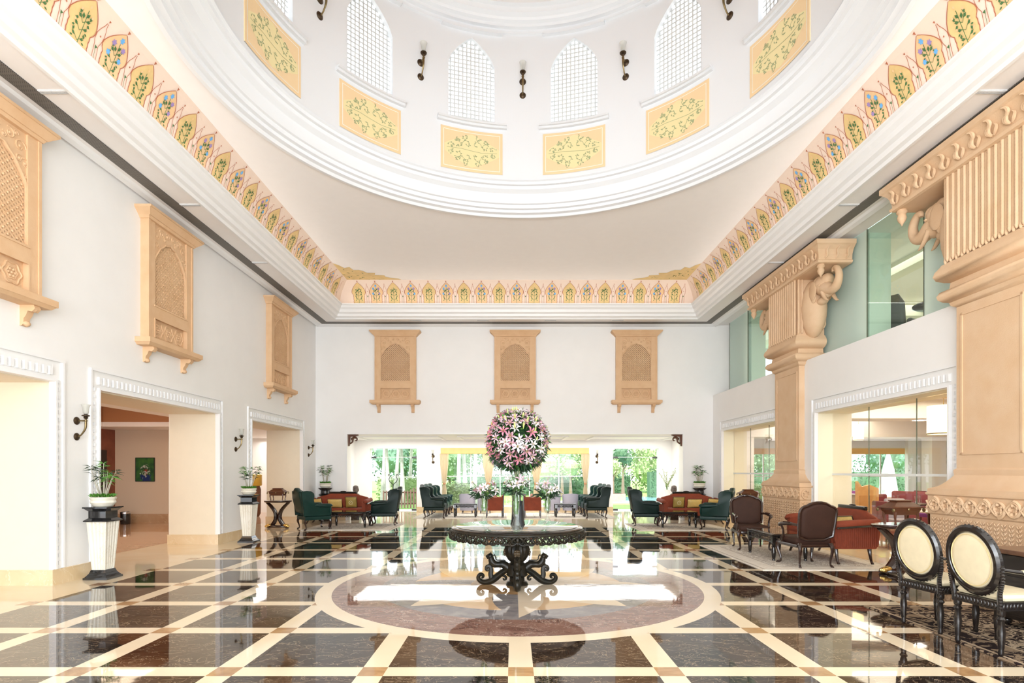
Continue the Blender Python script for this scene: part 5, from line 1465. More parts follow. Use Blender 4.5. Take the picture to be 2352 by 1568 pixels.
# carved hanging apron: scrolls, acanthus leaves and festoons with gaps between them
m = MB(); U = 24
ring_ = lambda r, z, w, n=144, amp=0, fr=0, zz=0: m.tube([((r)*cos(2*pi*i/n), (r)*sin(2*pi*i/n), z - amp*abs(sin(fr*pi*i/n)) ) for i in range(n+1)], w, 6)
m.lathe([(.845, .752), (.845, .722), (.872, .716), (.880, .728), (.872, .745), (.865, .752)], n=96, cap=False)
def A_(a, z, d=0): return ((.878+d)*cos(a), (.878+d)*sin(a), z)
m.tube([A_(2*pi*i/384, .652 - .020*abs(sin(U*pi*i/384)) + .008*cos(U*4*pi*i/384)) for i in range(385)], .0115, 6)
for k in range(U):
    a = 2*pi*k/U; st_ = 2*pi/U
    for s_ in (-1, 1):      # pair of C scrolls
        m.tube([A_(a+s_*st_*q, z, d) for q, z, d in ((.04, .725, 0), (.16, .712, .006), (.26, .690, .010), (.27, .668, .012), (.20, .654, .012), (.13, .660, .010), (.13, .676, .006), (.19, .680, .004))], [.010, .015, .017, .015, .013, .011, .009, .006], 6)
        m.tube([A_(a+s_*st_*q, z, .004) for q, z in ((.50, .722), (.40, .708), (.35, .690), (.40, .668), (.47, .655))], [.008, .013, .012, .011, .008], 6)
        m.ell(A_(a+s_*st_*.36, .645, .006), (.020, .020, .014), 8)
    m.ell(A_(a, .690, .010), (.020, .020, .034), 10); m.ell(A_(a, .650, .010), (.016, .016, .022), 8)
    m.ell(A_(a+st_*.5, .700, .004), (.018, .018, .022), 8)
m.build('carved_apron', BRONZE, t, True, ang=60)
m = MB(); fl_ = lambda a, z: 1+(.055*cos(16*a) if z > .40 else 0)
m.lathe([(.13, .74), (.115, .70), (.095, .64), (.11, .60), (.14, .54), (.157, .48), (.160, .43), (.15, .38), (.12, .33), (.085, .30), (.10, .285), (.13, .27), (.13, .16), (.145, .13), (.12, .11), (.10, .10), (.10, .05), (.135, .035), (.15, 0)], n=64, wob=fl_); m.build('baluster', BRONZE, t, True, ang=50)
m = MB()
for k in range(4):
    a = pi/2*k+pi/4+pi/4
    for z_, r_, s_ in ((.43, .163, .022), (.40, .165, .016), (.46, .160, .016)):
        for dd in (-.14, 0, .14): m.ell((r_*cos(a+dd), r_*sin(a+dd), z_-.01*abs(dd)), (s_, s_, s_*1.1), 14)
m.build('carved_mask', mat('gold_brown_carving', (.09, .06, .03), .35), t, True)
for k in range(4):
    a = pi/2*k
    for nm in ('scroll_leg', 'lion_figure'):
        m = MB()
        W3 = lambda pts: [(r*cos(a), r*sin(a), z) for r, z in pts]
        if nm == 'scroll_leg':
            m.tube(W3([(.11, .20), (.19, .165), (.27, .10), (.33, .055), (.40, .032), (.46, .035), (.505, .065), (.512, .105), (.485, .135), (.452, .125), (.450, .098), (.472, .09)]), [.035, .04, .046, .044, .038, .034, .031, .028, .024, .021, .018, .014], 10, flat=1.2)
            m.tube(W3([(.33, .07), (.35, .13), (.345, .19), (.36, .235), (.395, .235), (.41, .205), (.392, .185), (.375, .20)]), [.030, .028, .026, .024, .022, .018, .014, .010], 8, flat=1.2)
            m.tube(W3([(.24, .115), (.19, .12), (.15, .10), (.15, .07), (.175, .062), (.185, .085)]), [.020, .018, .018, .016, .012, .008], 8)
        else:
            m.tube(W3([(.12, .22), (.18, .265), (.25, .265), (.30, .27), (.335, .31), (.345, .36)]), [.06, .052, .042, .048, .046, .035], 10)
            c = (.355*cos(a), .355*sin(a), .375); m.ell(c, (.040, .040, .042), 12)
            m.tube(W3([(.36, .385), (.395, .375), (.412, .365)]), [.026, .020, .014], 8); m.tube(W3([(.37, .355), (.40, .345)]), [.014, .008], 6)
            m.tube(W3([(.35, .40), (.345, .43)]), [.014, .003], 6)
            m.tube(W3([(.335, .30), (.365, .265), (.37, .235)]), [.024, .018, .016], 8); m.tube(W3([(.17, .25), (.14, .20), (.17, .17)]), [.045, .035, .02], 8)
            m.tube(W3([(.15, .27), (.16, .315), (.22, .32), (.275, .325), (.285, .365), (.305, .395), (.31, .37)]), [.009, .009, .008, .008, .008, .008, .004], 6)
        m.build(nm, BRONZE, t, True)
TT = .785
# lilies
def lily_mesh(seed, mi):
    rnd = random.Random(seed); m = MB(); n_ = 6
    for k in range(n_):
        a = 2*pi*k/n_ + rnd.uniform(-.12, .12); w = .0095 if k % 2 else .0118; prev = None; v = []
        L = rnd.uniform(.062, .076); curl = rnd.uniform(.7, 1.2)
        for i in range(6):
            q = i/5; r = L*(q**.9); z = .040*sin(min(q*1.5, 1)*pi/2)-.03*curl*max(0, q-.55)**1.3*2; ww = w*sin(pi*min(.97, q*.86+.10))
            ca, sa = cos(a), sin(a)
            v += [(r*ca-ww*sa, r*sa+ww*ca, z+.002), (r*ca, r*sa, z-.003*(1-q)), (r*ca+ww*sa, r*sa-ww*ca, z+.002)]
        m.add(v, [f for i in range(5) for f in ((i*3, i*3+1, i*3+4, i*3+3), (i*3+1, i*3+2, i*3+5, i*3+4))], 0)
    for k in range(6):
        a = 2*pi*k/6+.4; m.tube([(0, 0, 0), (.010*cos(a), .010*sin(a), .045)], .0012, 4, 1); m.box(.010*cos(a)-.004, .010*cos(a)+.004, .010*sin(a)-.0015, .010*sin(a)+.0015, .044, .047, 2)
    m.tube([(0, 0, -.05), (0, 0, .005)], [.003, .007], 5, 1)
    me = m.build('lily', [PET[mi], STEMG, ANTH], None, 'all'); return me
lil = []
for mi in range(4):
    for s_ in range(2):
        o = lily_mesh(mi*7+s_, mi); lil.append((mi, o.data)); bpy.data.objects.remove(o)
def put_lily(par, me, p, d, sc, rnd):
    o = bpy.data.objects.new('lily', me); COL.objects.link(o); o.parent = par
    o.location = p; q = Vector(d).to_track_quat('Z', 'Y'); o.rotation_mode = 'QUATERNION'; 
    from mathutils import Quaternion
    o.rotation_quaternion = q @ Quaternion((0, 0, 1), rnd.uniform(0, 6.28)); o.scale = (sc, sc, sc); return o
rnd = random.Random(77); random.seed(5)
bq = thing('lily_bouquet', 'great round bouquet of pink and white lilies above the central table', 'flower arrangement', (TX+.01, TY+.08, 1.905))
m = MB()
R_ = .385
for k in range(2100):
    z = rnd.uniform(-1, 1); a = rnd.uniform(0, 6.28); s_ = sqrt(1-z*z); d = Vector((s_*cos(a), s_*sin(a), z*1.05)); r = R_*rnd.uniform(.62, .97)
    dd = (d + Vector((rnd.uniform(-.6, .6), rnd.uniform(-.6, .6), rnd.uniform(-.6, .3)))).normalized(); m.leaf(d*r, dd, rnd.uniform(.008, .016), rnd.uniform(.06, .12), rnd.choice((0, 0, 0, 1)))
for k in range(330):
    a = rnd.uniform(0, 6.28); r = rnd.uniform(.05, .32); z = -sqrt(max(0, R_*R_-r*r))*.92; d = Vector((cos(a)*1.0, sin(a)*1.0, -.75-rnd.random()*.5)); m.leaf((r*cos(a), r*sin(a), z+.03), d, .009, rnd.uniform(.09, .15), 0, .1)
m.ell((0, 0, -.02), (.27, .27, .27), 16, 0)
m.build('bouquet_leaves', [LEAFD, LEAF], bq)
n_ = 99; ph = pi*(3-sqrt(5))
for k in range(n_):
    z = 1-2*(k+.5)/(n_+16); a = k*ph + rnd.uniform(-.1, .1); s_ = sqrt(max(0, 1-z*z)); d = Vector((s_*cos(a), s_*sin(a), z)).normalized()
    left = d.x < -.2
    mi = rnd.choices((0, 1, 2, 3), (4, 4.5, 2, 3) if left else ((3, .9, 5, 1.6) if d.z > -.5 else (3, 1, 4, 3)))[0]
    me = rnd.choice([x for q, x in lil if q == mi])
    dd = (d + Vector((rnd.uniform(-.35, .35), rnd.uniform(-.35, .35), rnd.uniform(-.2, .35)))).normalized()
    put_lily(bq, me, d*R_*rnd.uniform(.93, 1.06), dd, rnd.uniform(.95, 1.3), rnd)
m = MB()
from mathutils import Quaternion
for k in range(120):
    z = rnd.uniform(-.85, 1); a = rnd.uniform(0, 6.28); s_ = sqrt(max(0, 1-z*z)); d = Vector((s_*cos(a), s_*sin(a), z)).normalized()
    mi = rnd.choices((0, 1, 2, 3), (4, 3, 2, 5) if d.x < -.1 else (4, 1, 3, 4))[0]; me = rnd.choice([x for q, x in lil if q == mi])
    dd = (d + Vector((rnd.uniform(-.7, .7), rnd.uniform(-.7, .7), rnd.uniform(-.5, .6)))).normalized()
    T = Matrix.Translation(d*R_*rnd.uniform(.86, .98)) @ dd.to_track_quat('Z', 'Y').to_matrix().to_4x4() @ Matrix.Scale(rnd.uniform(.75, 1.1), 4)
    b0 = len(m.v); m.v += [tuple(T @ v.co) for v in me.vertices]
    for p_ in me.polygons: m.f.append(tuple(i+b0 for i in p_.vertices)); m.mi.append((mi, 4, 5)[p_.material_index])
o = m.build('massed_lilies', PET + [STEMG, ANTH], bq, 'all'); o['kind'] = 'stuff'
for k in range(38):
    z = rnd.uniform(-.3, 1); a = rnd.uniform(0, 6.28); s_ = sqrt(1-z*z); d = Vector((s_*cos(a), s_*sin(a), z)); u = Vector((d.x*.5, d.y*.5, 1)).normalized()
    p = d*R_*1.0; mm = MB(); mm.tube([p-u*.02, p+u*.02, p+u*.055, p+u*.08], [.004, .011, .010, .002], 6); mm.build('lily_bud', BUD, bq, True)
vs_ = thing('tall_bouquet_vase', 'tall vase holding the great lily bouquet, dark foot and clear neck', 'vase', (TX+.01, TY+.08, TT))
m = MB(); m.lathe([(.098, 0), (.098, .01), (.086, .06), (.080, .16), (.080, .31), (.074, .32), (.074, .02)], n=24); m.build('dark_lower_sleeve', mat('smoky_dark_glass', (.02, .024, .028), .08), vs_, True)
m = MB(); m.lathe([(.080, .32), (.078, .5), (.082, .62), (.090, .72), (.086, .72), (.078, .62), (.074, .5), (.075, .32)], n=24, cap=False); m.build('clear_neck', GLV, vs_, True)
m = MB()
for k in range(22):
    a = rnd.uniform(0, 6.28); r = .05*sqrt(rnd.random()); m.tube([(r*cos(a), r*sin(a), .33), (r*.6*cos(a+1), r*.6*sin(a+1), .55), (r*cos(a+.6), r*sin(a+.6), .80)], .0045, 4)
m.build('flower_stems', STEMG, vs_)
def small_vase(label, x, y, seed, kind):
    rnd = random.Random(seed)
    v_ = thing('glass_vase', label, 'vase', (x, y, TT), 0, 'glass vases of lilies on the central table')
    m = MB()
    if kind == 'goblet':
        m.lathe([(.0, .0), (.012, .001), (.058, .055), (.012, .135), (.010, .145), (.018, .155), (.010, .165), (.030, .18), (.044, .21), (.050, .26), (.049, .36), (.052, .395), (.049, .395), (.046, .36), (.047, .26), (.041, .215), (.028, .186), (0, .180)], n=16, cap=False)
        base, top, rr = .19, .39, .038
    else:
        m.lathe([(.0, 0), (.075, .004), (.06, .03), (.03, .11), (.020, .13), (.028, .145), (.040, .18), (.046, .26), (.050, .36), (.062, .44), (.070, .47), (.066, .47), (.047, .36), (.043, .26), (.036, .185), (0, .15)], n=20, cap=False)
        base, top, rr = .17, .46, .036
    m.build('glass_body', GLV, v_, True)
    f = thing('lily_bunch', 'white lily bunch in the ' + label.replace('glass vase', 'glass vase,').replace(',,', ','), 'flowers', (x, y, TT), 0, 'lily bunches in glass vases')
    m = MB()
    for k in range(16):
        a = rnd.uniform(0, 6.28); r = rr*sqrt(rnd.random()); out = rnd.uniform(.07, .16)
        m.tube([(r*.6*cos(a+2), r*.6*sin(a+2), base+.01), (r*.8*cos(a), r*.8*sin(a), top), (out*cos(a), out*sin(a), top+rnd.uniform(.06, .16))], .004, 4, 0)
    for k in range(120):
        a = rnd.uniform(0, 6.28); q = rnd.random(); r = rr*.5 + q*.13; z = top-.02 + q*.14*rnd.uniform(.2, 1.1); m.leaf((r*cos(a), r*sin(a), z), (cos(a), sin(a), rnd.uniform(-.35, .9)), .012, rnd.uniform(.06, .11), 1)
    for k in range(45): a = rnd.uniform(0, 6.28); m.leaf((rr*.5*cos(a), rr*.5*sin(a), rnd.uniform(base+.02, top-.05)), (cos(a)*.2, sin(a)*.2, 1), .010, .09, 0)
    m.build('stems_and_leaves', [STEMG, LEAFD], f)
    for k in range(9):
        a = 2*pi*k/9+rnd.uniform(-.3, .3); out = rnd.uniform(.07, .17); z = top+rnd.uniform(.05, .17); d = Vector((cos(a), sin(a), rnd.uniform(.1, 1.0)))
        mi = rnd.choice((2, 2, 0, 3) if 'left' in label else (2, 2, 2, 0)); put_lily(f, rnd.choice([q_ for g_, q_ in lil if g_ == mi]), (out*cos(a), out*sin(a), z), d, rnd.uniform(.9, 1.15), rnd)
small_vase('left goblet shaped glass vase on the central table', X(1112, 7.25), 7.25, 1, 'goblet')
small_vase('right goblet shaped glass vase on the central table', X(1257, 7.25), 7.25, 2, 'goblet')
small_vase('middle flared glass vase at the front of the central table', X(1185, 6.98), 6.98, 3, 'flare')

# ------------------------------------------------------------------ restaurant beyond the lower right glazing
b = MB(); b.box(14.3, 14.6, -2.4, BY, 0, 6.3); b.box(6.85, 14.6, -2.7, -2.4, 0, 6.3); struct(b.build('wall_restaurant', mat('light_restaurant_wall', (.82, .80, .74), .6)))
b = MB(); b.box(6.85, 14.6, -2.4, 17.15, 3.2, 3.3); b.box(6.14, 14.6, 17.5, BY, 3.2, 3.3)
b.box(6.85, 14.6, 13.2, 14.0, 2.75, 3.2); b.box(6.85, 14.6, 17.1, 18.0, 2.55, 3.2); struct(b.build('ceiling', WHITE))
b = MB(); b.box(8.6, 12.4, 9.0, 12.8, 3.17, 3.2); b.box(8.9, 12.1, 14.4, 16.8, 3.17, 3.2); struct(b.build('ceiling_panel', mat('warm_yellow_ceiling_panel', (.80, .52, .16), .5)))
PW = mat('light_grey_post', (.72, .73, .72), .5)
for x, y, lab in ((13.1, 17.4, 'pale square pillar in the restaurant behind the near glazing'), (9.2, 18.6, 'pale square pillar in the restaurant nearer the far opening'), (13.6, 18.7, 'pale square pillar in the restaurant by the garden windows')):
    t = thing('square_pillar', lab, 'pillar', (x, y, 0), 0, 'restaurant pillars'); m = MB(); m.box(-.22, .22, -.22, .22, 0, 2.9); m.build('pillar_shaft', PW, t); m = MB(); m.box(-.26, .26, -.26, .26, 0, .2); m.build('pillar_base', BASEB, t)
t0 = None
for x, y, lab in ((8.55, 11.1, 'glowing cream drum pendant at the top right of the near glazing'), (10.4, 16.3, 'glowing drum pendant deeper in the restaurant')):
    if t0 is None:
        t0 = thing('pendant_lamp', lab, 'ceiling lamp', (x, y, 2.52), 0, 'drum pendants in the restaurant')
        m = MB(); m.lathe([(.27, -.28), (.27, .28)], n=28, cap=False); m.lathe([(.0, -.26), (.262, -.26)], n=28, cap=False); m.build('lamp_shade', mat('lit_cream_shade', (.9, .8, .55), .6, emit=(1, .78, .40), es=1.7), t0, True)
        m = MB(); m.tube([(0, 0, .26), (0, 0, .66)], .008, 6); m.lathe([(.275, -.285), (.28, -.27), (.275, -.26)], n=28, cap=False); m.build('rod_and_ring', BRASS, t0)
    else: dup(t0, lab, (9.95, 16.1, 2.62), scale=(.5, .5, .8))
dn = None
for k, (x, y) in enumerate(((8.0, 10.2), (8.1, 12.2), (9.9, 13.6), (10.8, 13.6), (8.5, 15.4), (10.4, 17.6))):
    lab = 'square restaurant downlight, %s by distance from the near glazing' % ('first', 'second', 'third', 'fourth', 'fifth', 'sixth')[k]; z = 3.2 if k not in (2, 3, 5) else (2.75 if k != 5 else 2.55)
    if dn is None:
        dn = thing('ceiling_downlight', lab, 'ceiling light', (x, y, z), 0, 'square downlights in the restaurant'); MB().box(-.14, .14, -.14, .14, -.012, 0).build('light_frame', WHITE2, dn); MB().box(-.11, .11, -.11, .11, -.016, -.012).build('lit_panel', mat('white_lit_panel', (1, 1, 1), .5, emit=(1, .96, .85), es=8), dn)
    else: dup(dn, lab, (x, y, z))
PURP = mat('violet_fabric', (.32, .08, .40), .7); LIME = mat('lime_green_fabric', (.45, .55, .08), .7); MAR = mat('maroon_fabric', (.20, .035, .045), .7)
def dining_chair(label, x, y, rz, M):
    t = thing('dining_chair', label, 'chair', (x, y, 0), rz, 'coloured restaurant chairs'); m = MB(); rbox(m, -.23, .23, -.22, .24, .40, .50, .03); m.build('seat', M, t, True)
    m = MB(); rbox(m, -.22, .22, -.27, -.21, .46, .92, .03); m.build('backrest', M, t, True)
    for sx in (-1, 1):
        for sy in (-1, 1): m = MB(); m.tube([(sx*.19, sy*.20, .42), (sx*.20, sy*.21, 0)], [.02, .014], 6); m.build('leg', MAHOG, t)
def dining_table(label, x, y, cloth=True):
    t = thing('dining_table', label, 'dining table', (x, y, 0), 0, 'round restaurant tables'); m = MB(); m.lathe([(.5, .71), (.55, .72), (.55, .74), (.53, .75)], n=32); m.build('tabletop', mat('pale_stone_top', (.66, .60, .52), .15) if cloth else DARKW, t, True)
    m = MB(); m.lathe([(.26, 0), (.24, .03), (.06, .08), (.04, .4), (.06, .66), (.14, .71)], n=16); m.build('pedestal', DARKW, t, True)
    for k in range(4):
        g = thing('drinking_glass', 'glass %s on the %s' % (('at the left', 'at the right', 'at the front', 'at the back')[k], label), 'glass', (x+.3*cos(k*pi/2), y+.3*sin(k*pi/2), .752), 0, 'glasses on the restaurant tables')
        m = MB(); m.lathe([(.028, 0), (.006, .006), (.005, .07), (.03, .10), (.034, .15), (.030, .18)], n=12, cap=False); m.build('bowl_and_stem', GLV, g, True)
for i, (x, y) in enumerate(((8.15, 10.9), (9.3, 13.2), (11.2, 16.6), (8.3, 16.9))):
    w_ = ('nearest', 'second', 'third', 'left')[i]; dining_table('%s round table behind the restaurant glass' % w_, x, y, i % 2 == 0)
    for k, (dx, dy, M, c) in enumerate(((-.75, 0, (MAR, LIME, PURP, GREYF)[i], 'left'), (.75, .1, (LIME, PURP, MAR, MAR)[i], 'right'), (0, .8, (GREYF, MAR, LIME, PURP)[i], 'far'))):
        dining_chair('%s chair on the %s side of the %s restaurant table' % (('maroon', 'lime', 'violet', 'grey')[(MAR, LIME, PURP, GREYF).index(M)], c, w_), x+dx, y+dy, atan2(dx, -dy), M)
t = thing('wooden_screen', 'low orange wooden screen just behind the near glazing', 'screen', (7.35, 11.6, 0), radians(20))
m = MB(); m.box(-.30, .30, -.03, .03, 0, 1.08); m.prism([(-.30, 1.08), (.30, 1.08), (.30, 1.14), (.05, 1.22), (-.18, 1.18), (-.30, 1.30)], -.03, .03, lambda a, c, d: (a, d, c)); m.build('screen_panel', mat('orange_wood', (.68, .36, .13), .4, var=.2, vs=8), t)
m = MB()
for x0, x1 in ((-.25, -.03), (.03, .25)):
    for z0, z1 in ((.1, .5), (.58, 1.0)): m.box(x0, x1, -.038, -.03, z0, z1)
m.build('raised_panel', mat('darker_orange_wood', (.52, .25, .08), .4), t)
t = thing('banquette', 'maroon banquette along the restaurant beyond the near glazing', 'bench', (10.6, 14.6, 0), radians(90))
m = MB(); rbox(m, -1.4, 1.4, -.3, .3, .12, .46, .05); m.build('bench_seat', MAR, t, True); m = MB(); rbox(m, -1.4, 1.4, -.36, -.22, .40, .95, .05); m.build('bench_back', MAR, t, True)
t = thing('cabinet', 'low grey cabinet behind the far column', 'cabinet', (7.1, 12.6, 0)); MB().box(-.08, .5, -.5, .5, .04, .98).build('cabinet_body', mat('grey_cabinet', (.40, .38, .33), .5), t); MB().box(-.1, .52, -.52, .52, .98, 1.0).build('cabinet_top', mat('grey_cabinet_top', (.3, .29, .27), .3), t)
# ------------------------------------------------------------------ gallery above, behind the upper glass
b = MB()
for y in (9.6, 14.8): b.box(7.2, 14.3, y, y+.5, 5.62, 5.98)
for x in (8.2, 10.8): b.box(x, x+.3, -2.4, BY, 5.74, 5.98)
struct(b.build('trim_17', mat('warm_white_beam', (.86, .82, .70), .5)))
b = MB(); b.box(6.14, 14.6, 17.15, BY, 3.4, 3.78); b.box(14.0, 14.3, -2.4, BY, 3.78, 6.0); struct(b.build('wall_gallery', mat('warm_gallery_wall', (.84, .80, .66), .6)))
b = MB(); b.box(6.5, 14.6, 17.15, BY, 5.98, 6.1); struct(b.build('ceiling', WHITE))
t = thing('upholstered_chair', 'grey high backed chair on the gallery behind the upper glass', 'chair', (7.62, 11.1, 3.78), radians(-60))
m = MB(); rbox(m, -.3, .3, -.26, .32, .30, .48, .05); m.build('seat', mat('dark_grey_fabric', (.09, .09, .09), .6), t, True)
panel3([(-.30, .40), (.30, .40), (.31, .95), (.22, 1.12), (-.22, 1.12), (-.31, .95)], lambda x, z: -.28-.15*(z-.4), .12).build('backrest', MATS['dark_grey_fabric'], t, 'all')
for s in (-1, 1): m = MB(); rbox(m, s*.33-.05, s*.33+.05, -.25, .30, .28, .66, .04); m.build('armrest', MATS['dark_grey_fabric'], t, True)
for sx in (-1, 1):
    for sy in (-1, 1): m = MB(); m.tube([(sx*.26, sy*.25, .3), (sx*.27, sy*.27, 0)], [.022, .014], 6); m.build('leg', DARKW, t)
t = thing('round_table', 'round dark table on the gallery behind the upper glass', 'table', (7.72, 10.1, 3.78)); m = MB(); m.lathe([(.38, .70), (.42, .72), (.42, .745), (.38, .75)], n=28); m.build('tabletop', DARKW, t, True); m = MB(); m.lathe([(.25, 0), (.05, .06), (.04, .66), (.12, .70)], n=16); m.build('pedestal', DARKW, t, True)
t = thing('figure_lamp', 'dark figural table lamp on the gallery table', 'table lamp', (7.72, 10.1, 4.53)); m = MB(); m.lathe([(.13, 0), (.12, .04), (.03, .08)], n=16); m.tube([(0, 0, .06), (.02, 0, .2), (0, 0, .36), (.01, 0, .55), (0, 0, .66)], [.05, .04, .06, .035, .015], 10); m.ell((0, 0, .45), (.05, .05, .06), 12); m.tube([(0, 0, .35), (-.12, 0, .30), (-.2, 0, .36)], [.025, .02, .01], 8); m.tube([(0, 0, .35), (.12, 0, .40), (.18, 0, .48)], [.025, .02, .01], 8); m.build('lamp_figure', DBRASS, t, True)
m = MB(); m.lathe([(.24, .62), (.20, .72), (.11, .92), (.08, .96)], n=24, cap=False); m.build('lamp_shade', mat('black_lamp_shade', (.03, .03, .03), .6), t, True)

# ------------------------------------------------------------------ garden
b = MB(); b.box(-45, 60, BY+.5, 90, -.12, -.05)
g = NT('lawn'); c = g.coord(); g.link(g.mix((g.noise(c, 2, 5) - .3)*2, (.26, .46, .10), (.16, .34, .06)), g.b.inputs['Base Color']); g.b.inputs['Roughness'].default_value = .9
struct(b.build('lawn', g.m))
b = MB(); b.box(-20, 30, BY+.3, BY+2.0, -.05, -.02); b.box(1.0, 30, 27.0, 29.0, -.05, -.03); struct(b.build('terrace_paving', mat('pale_terrace_stone', (.66, .62, .56), .6)))
tag(MB().box(3.5, 9.5, 29.3, 33.5, -.04, -.02).build('pond', mat('blue_pool_water', (.22, .45, .52), .08)), 'pale blue strip of water beyond the lawn through the right door', 'pond')
LV = [mat('leaf_mid_green', (.20, .33, .17), .6, var=.4, vs=2), mat('leaf_light_green', (.38, .50, .24), .6, var=.4, vs=2), mat('leaf_blue_green', (.18, .33, .24), .6, var=.4, vs=2), mat('leaf_dark_green', (.08, .18, .09), .6, var=.4, vs=2)]
TR = [mat('white_bark', (.62, .60, .55), .8, var=.4, vs=6), mat('brown_bark', (.20, .15, .10), .8)]
def cloud(m, c, r, n, s, rnd):
    for k in range(n):
        z = rnd.uniform(-1, 1); a = rnd.uniform(0, 6.28); q = sqrt(1-z*z); rr = rnd.uniform(.6, 1.02)
        d = Vector((q*cos(a), q*sin(a), z)); p = Vector((c[0]+d.x*r[0]*rr, c[1]+d.y*r[1]*rr, c[2]+d.z*r[2]*rr))
        u = Vector((rnd.uniform(-1, 1), rnd.uniform(-1, 1), rnd.uniform(-1, 1))).normalized(); w = u.cross(Vector((rnd.uniform(-1, 1), rnd.uniform(-1, 1), rnd.uniform(-1, 1)))).normalized()
        m.add([p, p+u*s*.5+w*s*.3, p+u*s, p+u*s*.5-w*s*.3], [(0,1,2,3)])
def tree(label, x, y, h, cr, lv, tr, seed, n=900, lean=0, name='tree', grp='garden trees beyond the windows', crowns=5):
    rnd = random.Random(seed); t = thing(name, label, 'tree', (x, y, -.05), 0, grp)
    m = MB(); m.tube([(0, 0, 0), (lean*.3, 0, h*.3), (lean, 0, h*.75)], [.10+.01*h, .08, .04], 8); 
    for k in range(4): a = rnd.uniform(0, 6.28); m.tube([(lean*.6, 0, h*.5), (lean+cr*.5*cos(a), cr*.5*sin(a), h*.8)], [.05, .02], 6)
    m.build('trunk', TR[tr], t, True)
    m = MB()
    for k in range(crowns):
        a = rnd.uniform(0, 6.28); q = cr*.45*rnd.random() if k else 0; r = cr*rnd.uniform(.55, .8); c = (lean+q*cos(a), q*sin(a), (h*.8 if y < 39 else h*.48)+rnd.uniform(-.25, .35)*cr)
        m.ell(c, (r*.55, r*.55, r*.5), 10); cloud(m, c, (r, r, r*.85), n//crowns, .24 if y > 39 else .13, rnd)
    m.build('crown', LV[lv], t)
def hedge(label, x0, x1, y, h, d, lv, seed, n):
    rnd = random.Random(seed); m = MB(); m.box(x0, x1, y-d*.42, y+d*.42, -.05, h*.92)
    for k in range(n):
        x, z, yy = rnd.uniform(x0, x1), rnd.uniform(0, h), y-d*.5+rnd.uniform(-.04, .08); f = rnd.random()
        if f < .3: z = h*rnd.uniform(.92, 1.04); yy = y+rnd.uniform(-.5, .5)*d
        m.leaf((x, yy, z), (rnd.uniform(-1, 1), -.6, rnd.uniform(-.3, 1)), .04, .13)
    tag(m.build('hedge', LV[lv]), label, 'hedge', 'hedges in the garden')
hedge('clipped hedge along the garden behind the wide window', -3.5, 7.5, 36.0, 1.3, .8, 3, 1, 2600)
hedge('bright low bush just outside the left part of the wide window', -2.9, -1.75, 22.6, .95, .8, 1, 2, 700)
hedge('hedge seen through the left glass door', -6.6, -4.2, 27.5, 1.2, .6, 1, 3, 700)
hedge('tall dark hedge on the right, behind the restaurant', 8.0, 24.0, 33.0, 1.6, .8, 3, 4, 2200)
hedge('bright bushes in a box outside the far restaurant window', 9.2, 11.6, 24.0, .9, .6, 1, 5, 800)
spec = [(-13, 40, 5.4, 3.3, 0, 1), (-8.5, 44, 6, 3.6, 2, 1), (-4.5, 40, 5.6, 3.1, 0, 1), (-1.0, 47, 6, 3.4, 2, 1), (2.6, 43, 5.2, 3.0, 1, 1), (6.6, 47, 5.8, 3.3, 0, 1), (10.0, 41, 5, 2.9, 1, 1), (14.5, 46, 6, 3.6, 2, 1), (19.0, 42, 5.6, 3.3, 0, 1), (24, 46, 6, 3.6, 1, 1), (29.5, 42, 6, 3.6, 2, 1), (35, 45, 6, 3.6, 0, 1)]
ordn = ('first', 'second', 'third', 'fourth', 'fifth', 'sixth', 'seventh', 'eighth', 'ninth', 'tenth', 'eleventh', 'twelfth')
for i, (x, y, h, cr, lv, tr) in enumerate(spec): tree('large %s tree at the back of the garden, %s from the left' % (('mid green', 'light green', 'blue green')[lv], ordn[i]), x, y, h, cr, lv, tr, 30+i, 3600)
tree('small light green tree in a square planter through the right door', 5.1, 28.5, 2.1, .75, 1, 1, 61, 500)
tree('dark round topiary tree through the right glass door', 6.3, 32, 3.0, .9, 3, 1, 62, 500)
tree('round topiary left of the right glass door', 3.2, 31, 2.3, 1.0, 1, 1, 63, 500)
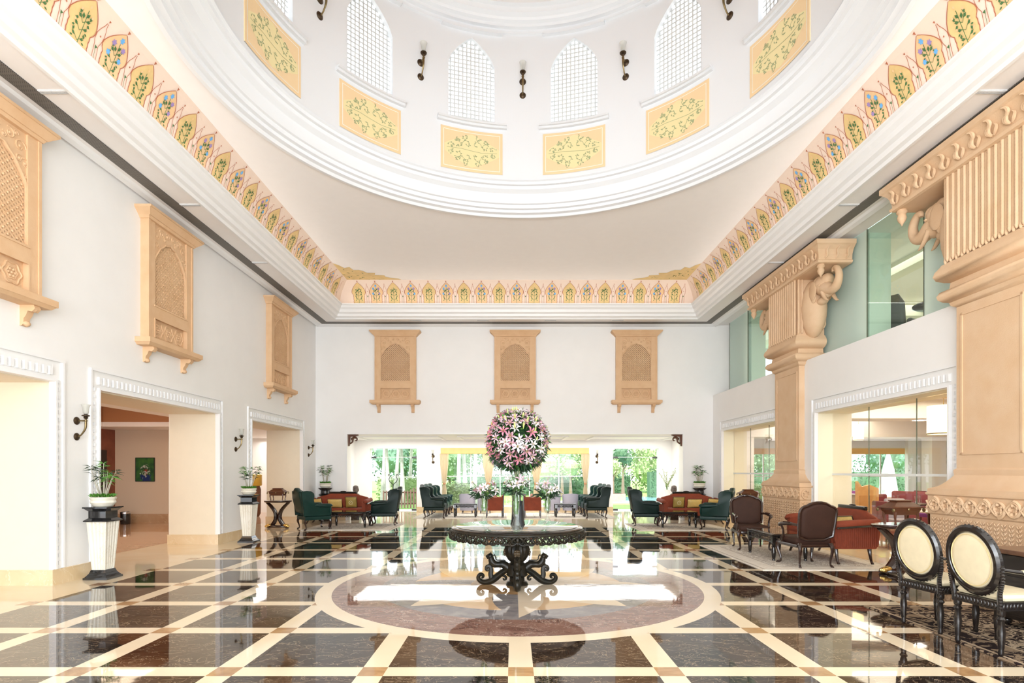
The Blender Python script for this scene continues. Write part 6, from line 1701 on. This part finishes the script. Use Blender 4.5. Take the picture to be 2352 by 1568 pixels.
tree('umbrella shaped light tree through the right half of the wide window', 1.9, 30.5, 2.2, 1.1, 1, 1, 64, 600)
tree('second umbrella shaped tree through the right half of the wide window', 3.0, 34, 2.7, 1.2, 0, 1, 65, 600)
for k, (px, y, lean) in enumerate(((880, 25.0, .1), (893, 26.2, -.2), (908, 24.6, .25), (925, 25.6, -.1), (940, 27.5, .2), (1052, 24.5, .1), (1070, 26.0, -.2), (1089, 25.0, .15))):
    tree('pale barked tree trunk %s, counted from the left' % ('through the left glass door, ' + ordn[k] if k < 5 else 'behind the wide window, ' + ordn[k-5]), X(px, y), y, 5.5, 1.7, 0 if k % 2 else 2, 0, 80+k, 900, lean, grp='pale barked trees near the house')
t = thing('garden_umbrella', 'closed white garden umbrella outside the restaurant window', 'umbrella', (X(2040, 22.6), 22.6, -.02))
m = MB(); m.lathe([(.36, .42), (.30, .9), (.20, 1.6), (.10, 2.05), (.06, 2.2), (.03, 2.45)], n=24, wob=lambda a, z: 1+.16*cos(6*a)); m.build('folded_canopy', mat('white_canvas', (.86, .85, .84), .7), t, True)
m = MB(); m.tube([(0, 0, 0), (0, 0, 2.55)], .025, 8); m.build('pole', PW, t); m = MB(); m.lathe([(.3, 0), (.3, .06), (.05, .08)], n=20); m.build('base', PW, t, True)
t = thing('garden_fence', 'low reddish picket fence seen through the left glass door', 'fence', (X(930, 23.2), 23.2, -.02))
m = MB(); m.box(-.9, .9, -.02, .02, .15, .20); m.box(-.9, .9, -.02, .02, .62, .67); m.build('rail', MAHOG, t)
pk_ = mat('faded_red_picket', (.36, .20, .17), .7)
for k in range(15): x_ = -.88+k*.125; MB().frus(x_, -.03, 0, .035, .012, .72+.35*max(0, (k-8)/7), .03, .012).build('picket', pk_, t)
t = thing('planter_box', 'square brick planter under the small tree through the right door', 'planter', (5.1, 28.5, -.05)); MB().box(-.55, .55, -.5, .5, 0, .42).build('planter_wall', mat('rosy_brick', (.50, .33, .27), .8, var=.3, vs=8), t); MB().box(-.5, .5, -.45, .45, .40, .425).build('planter_soil', mat('dark_soil', (.03, .02, .012), .9), t)
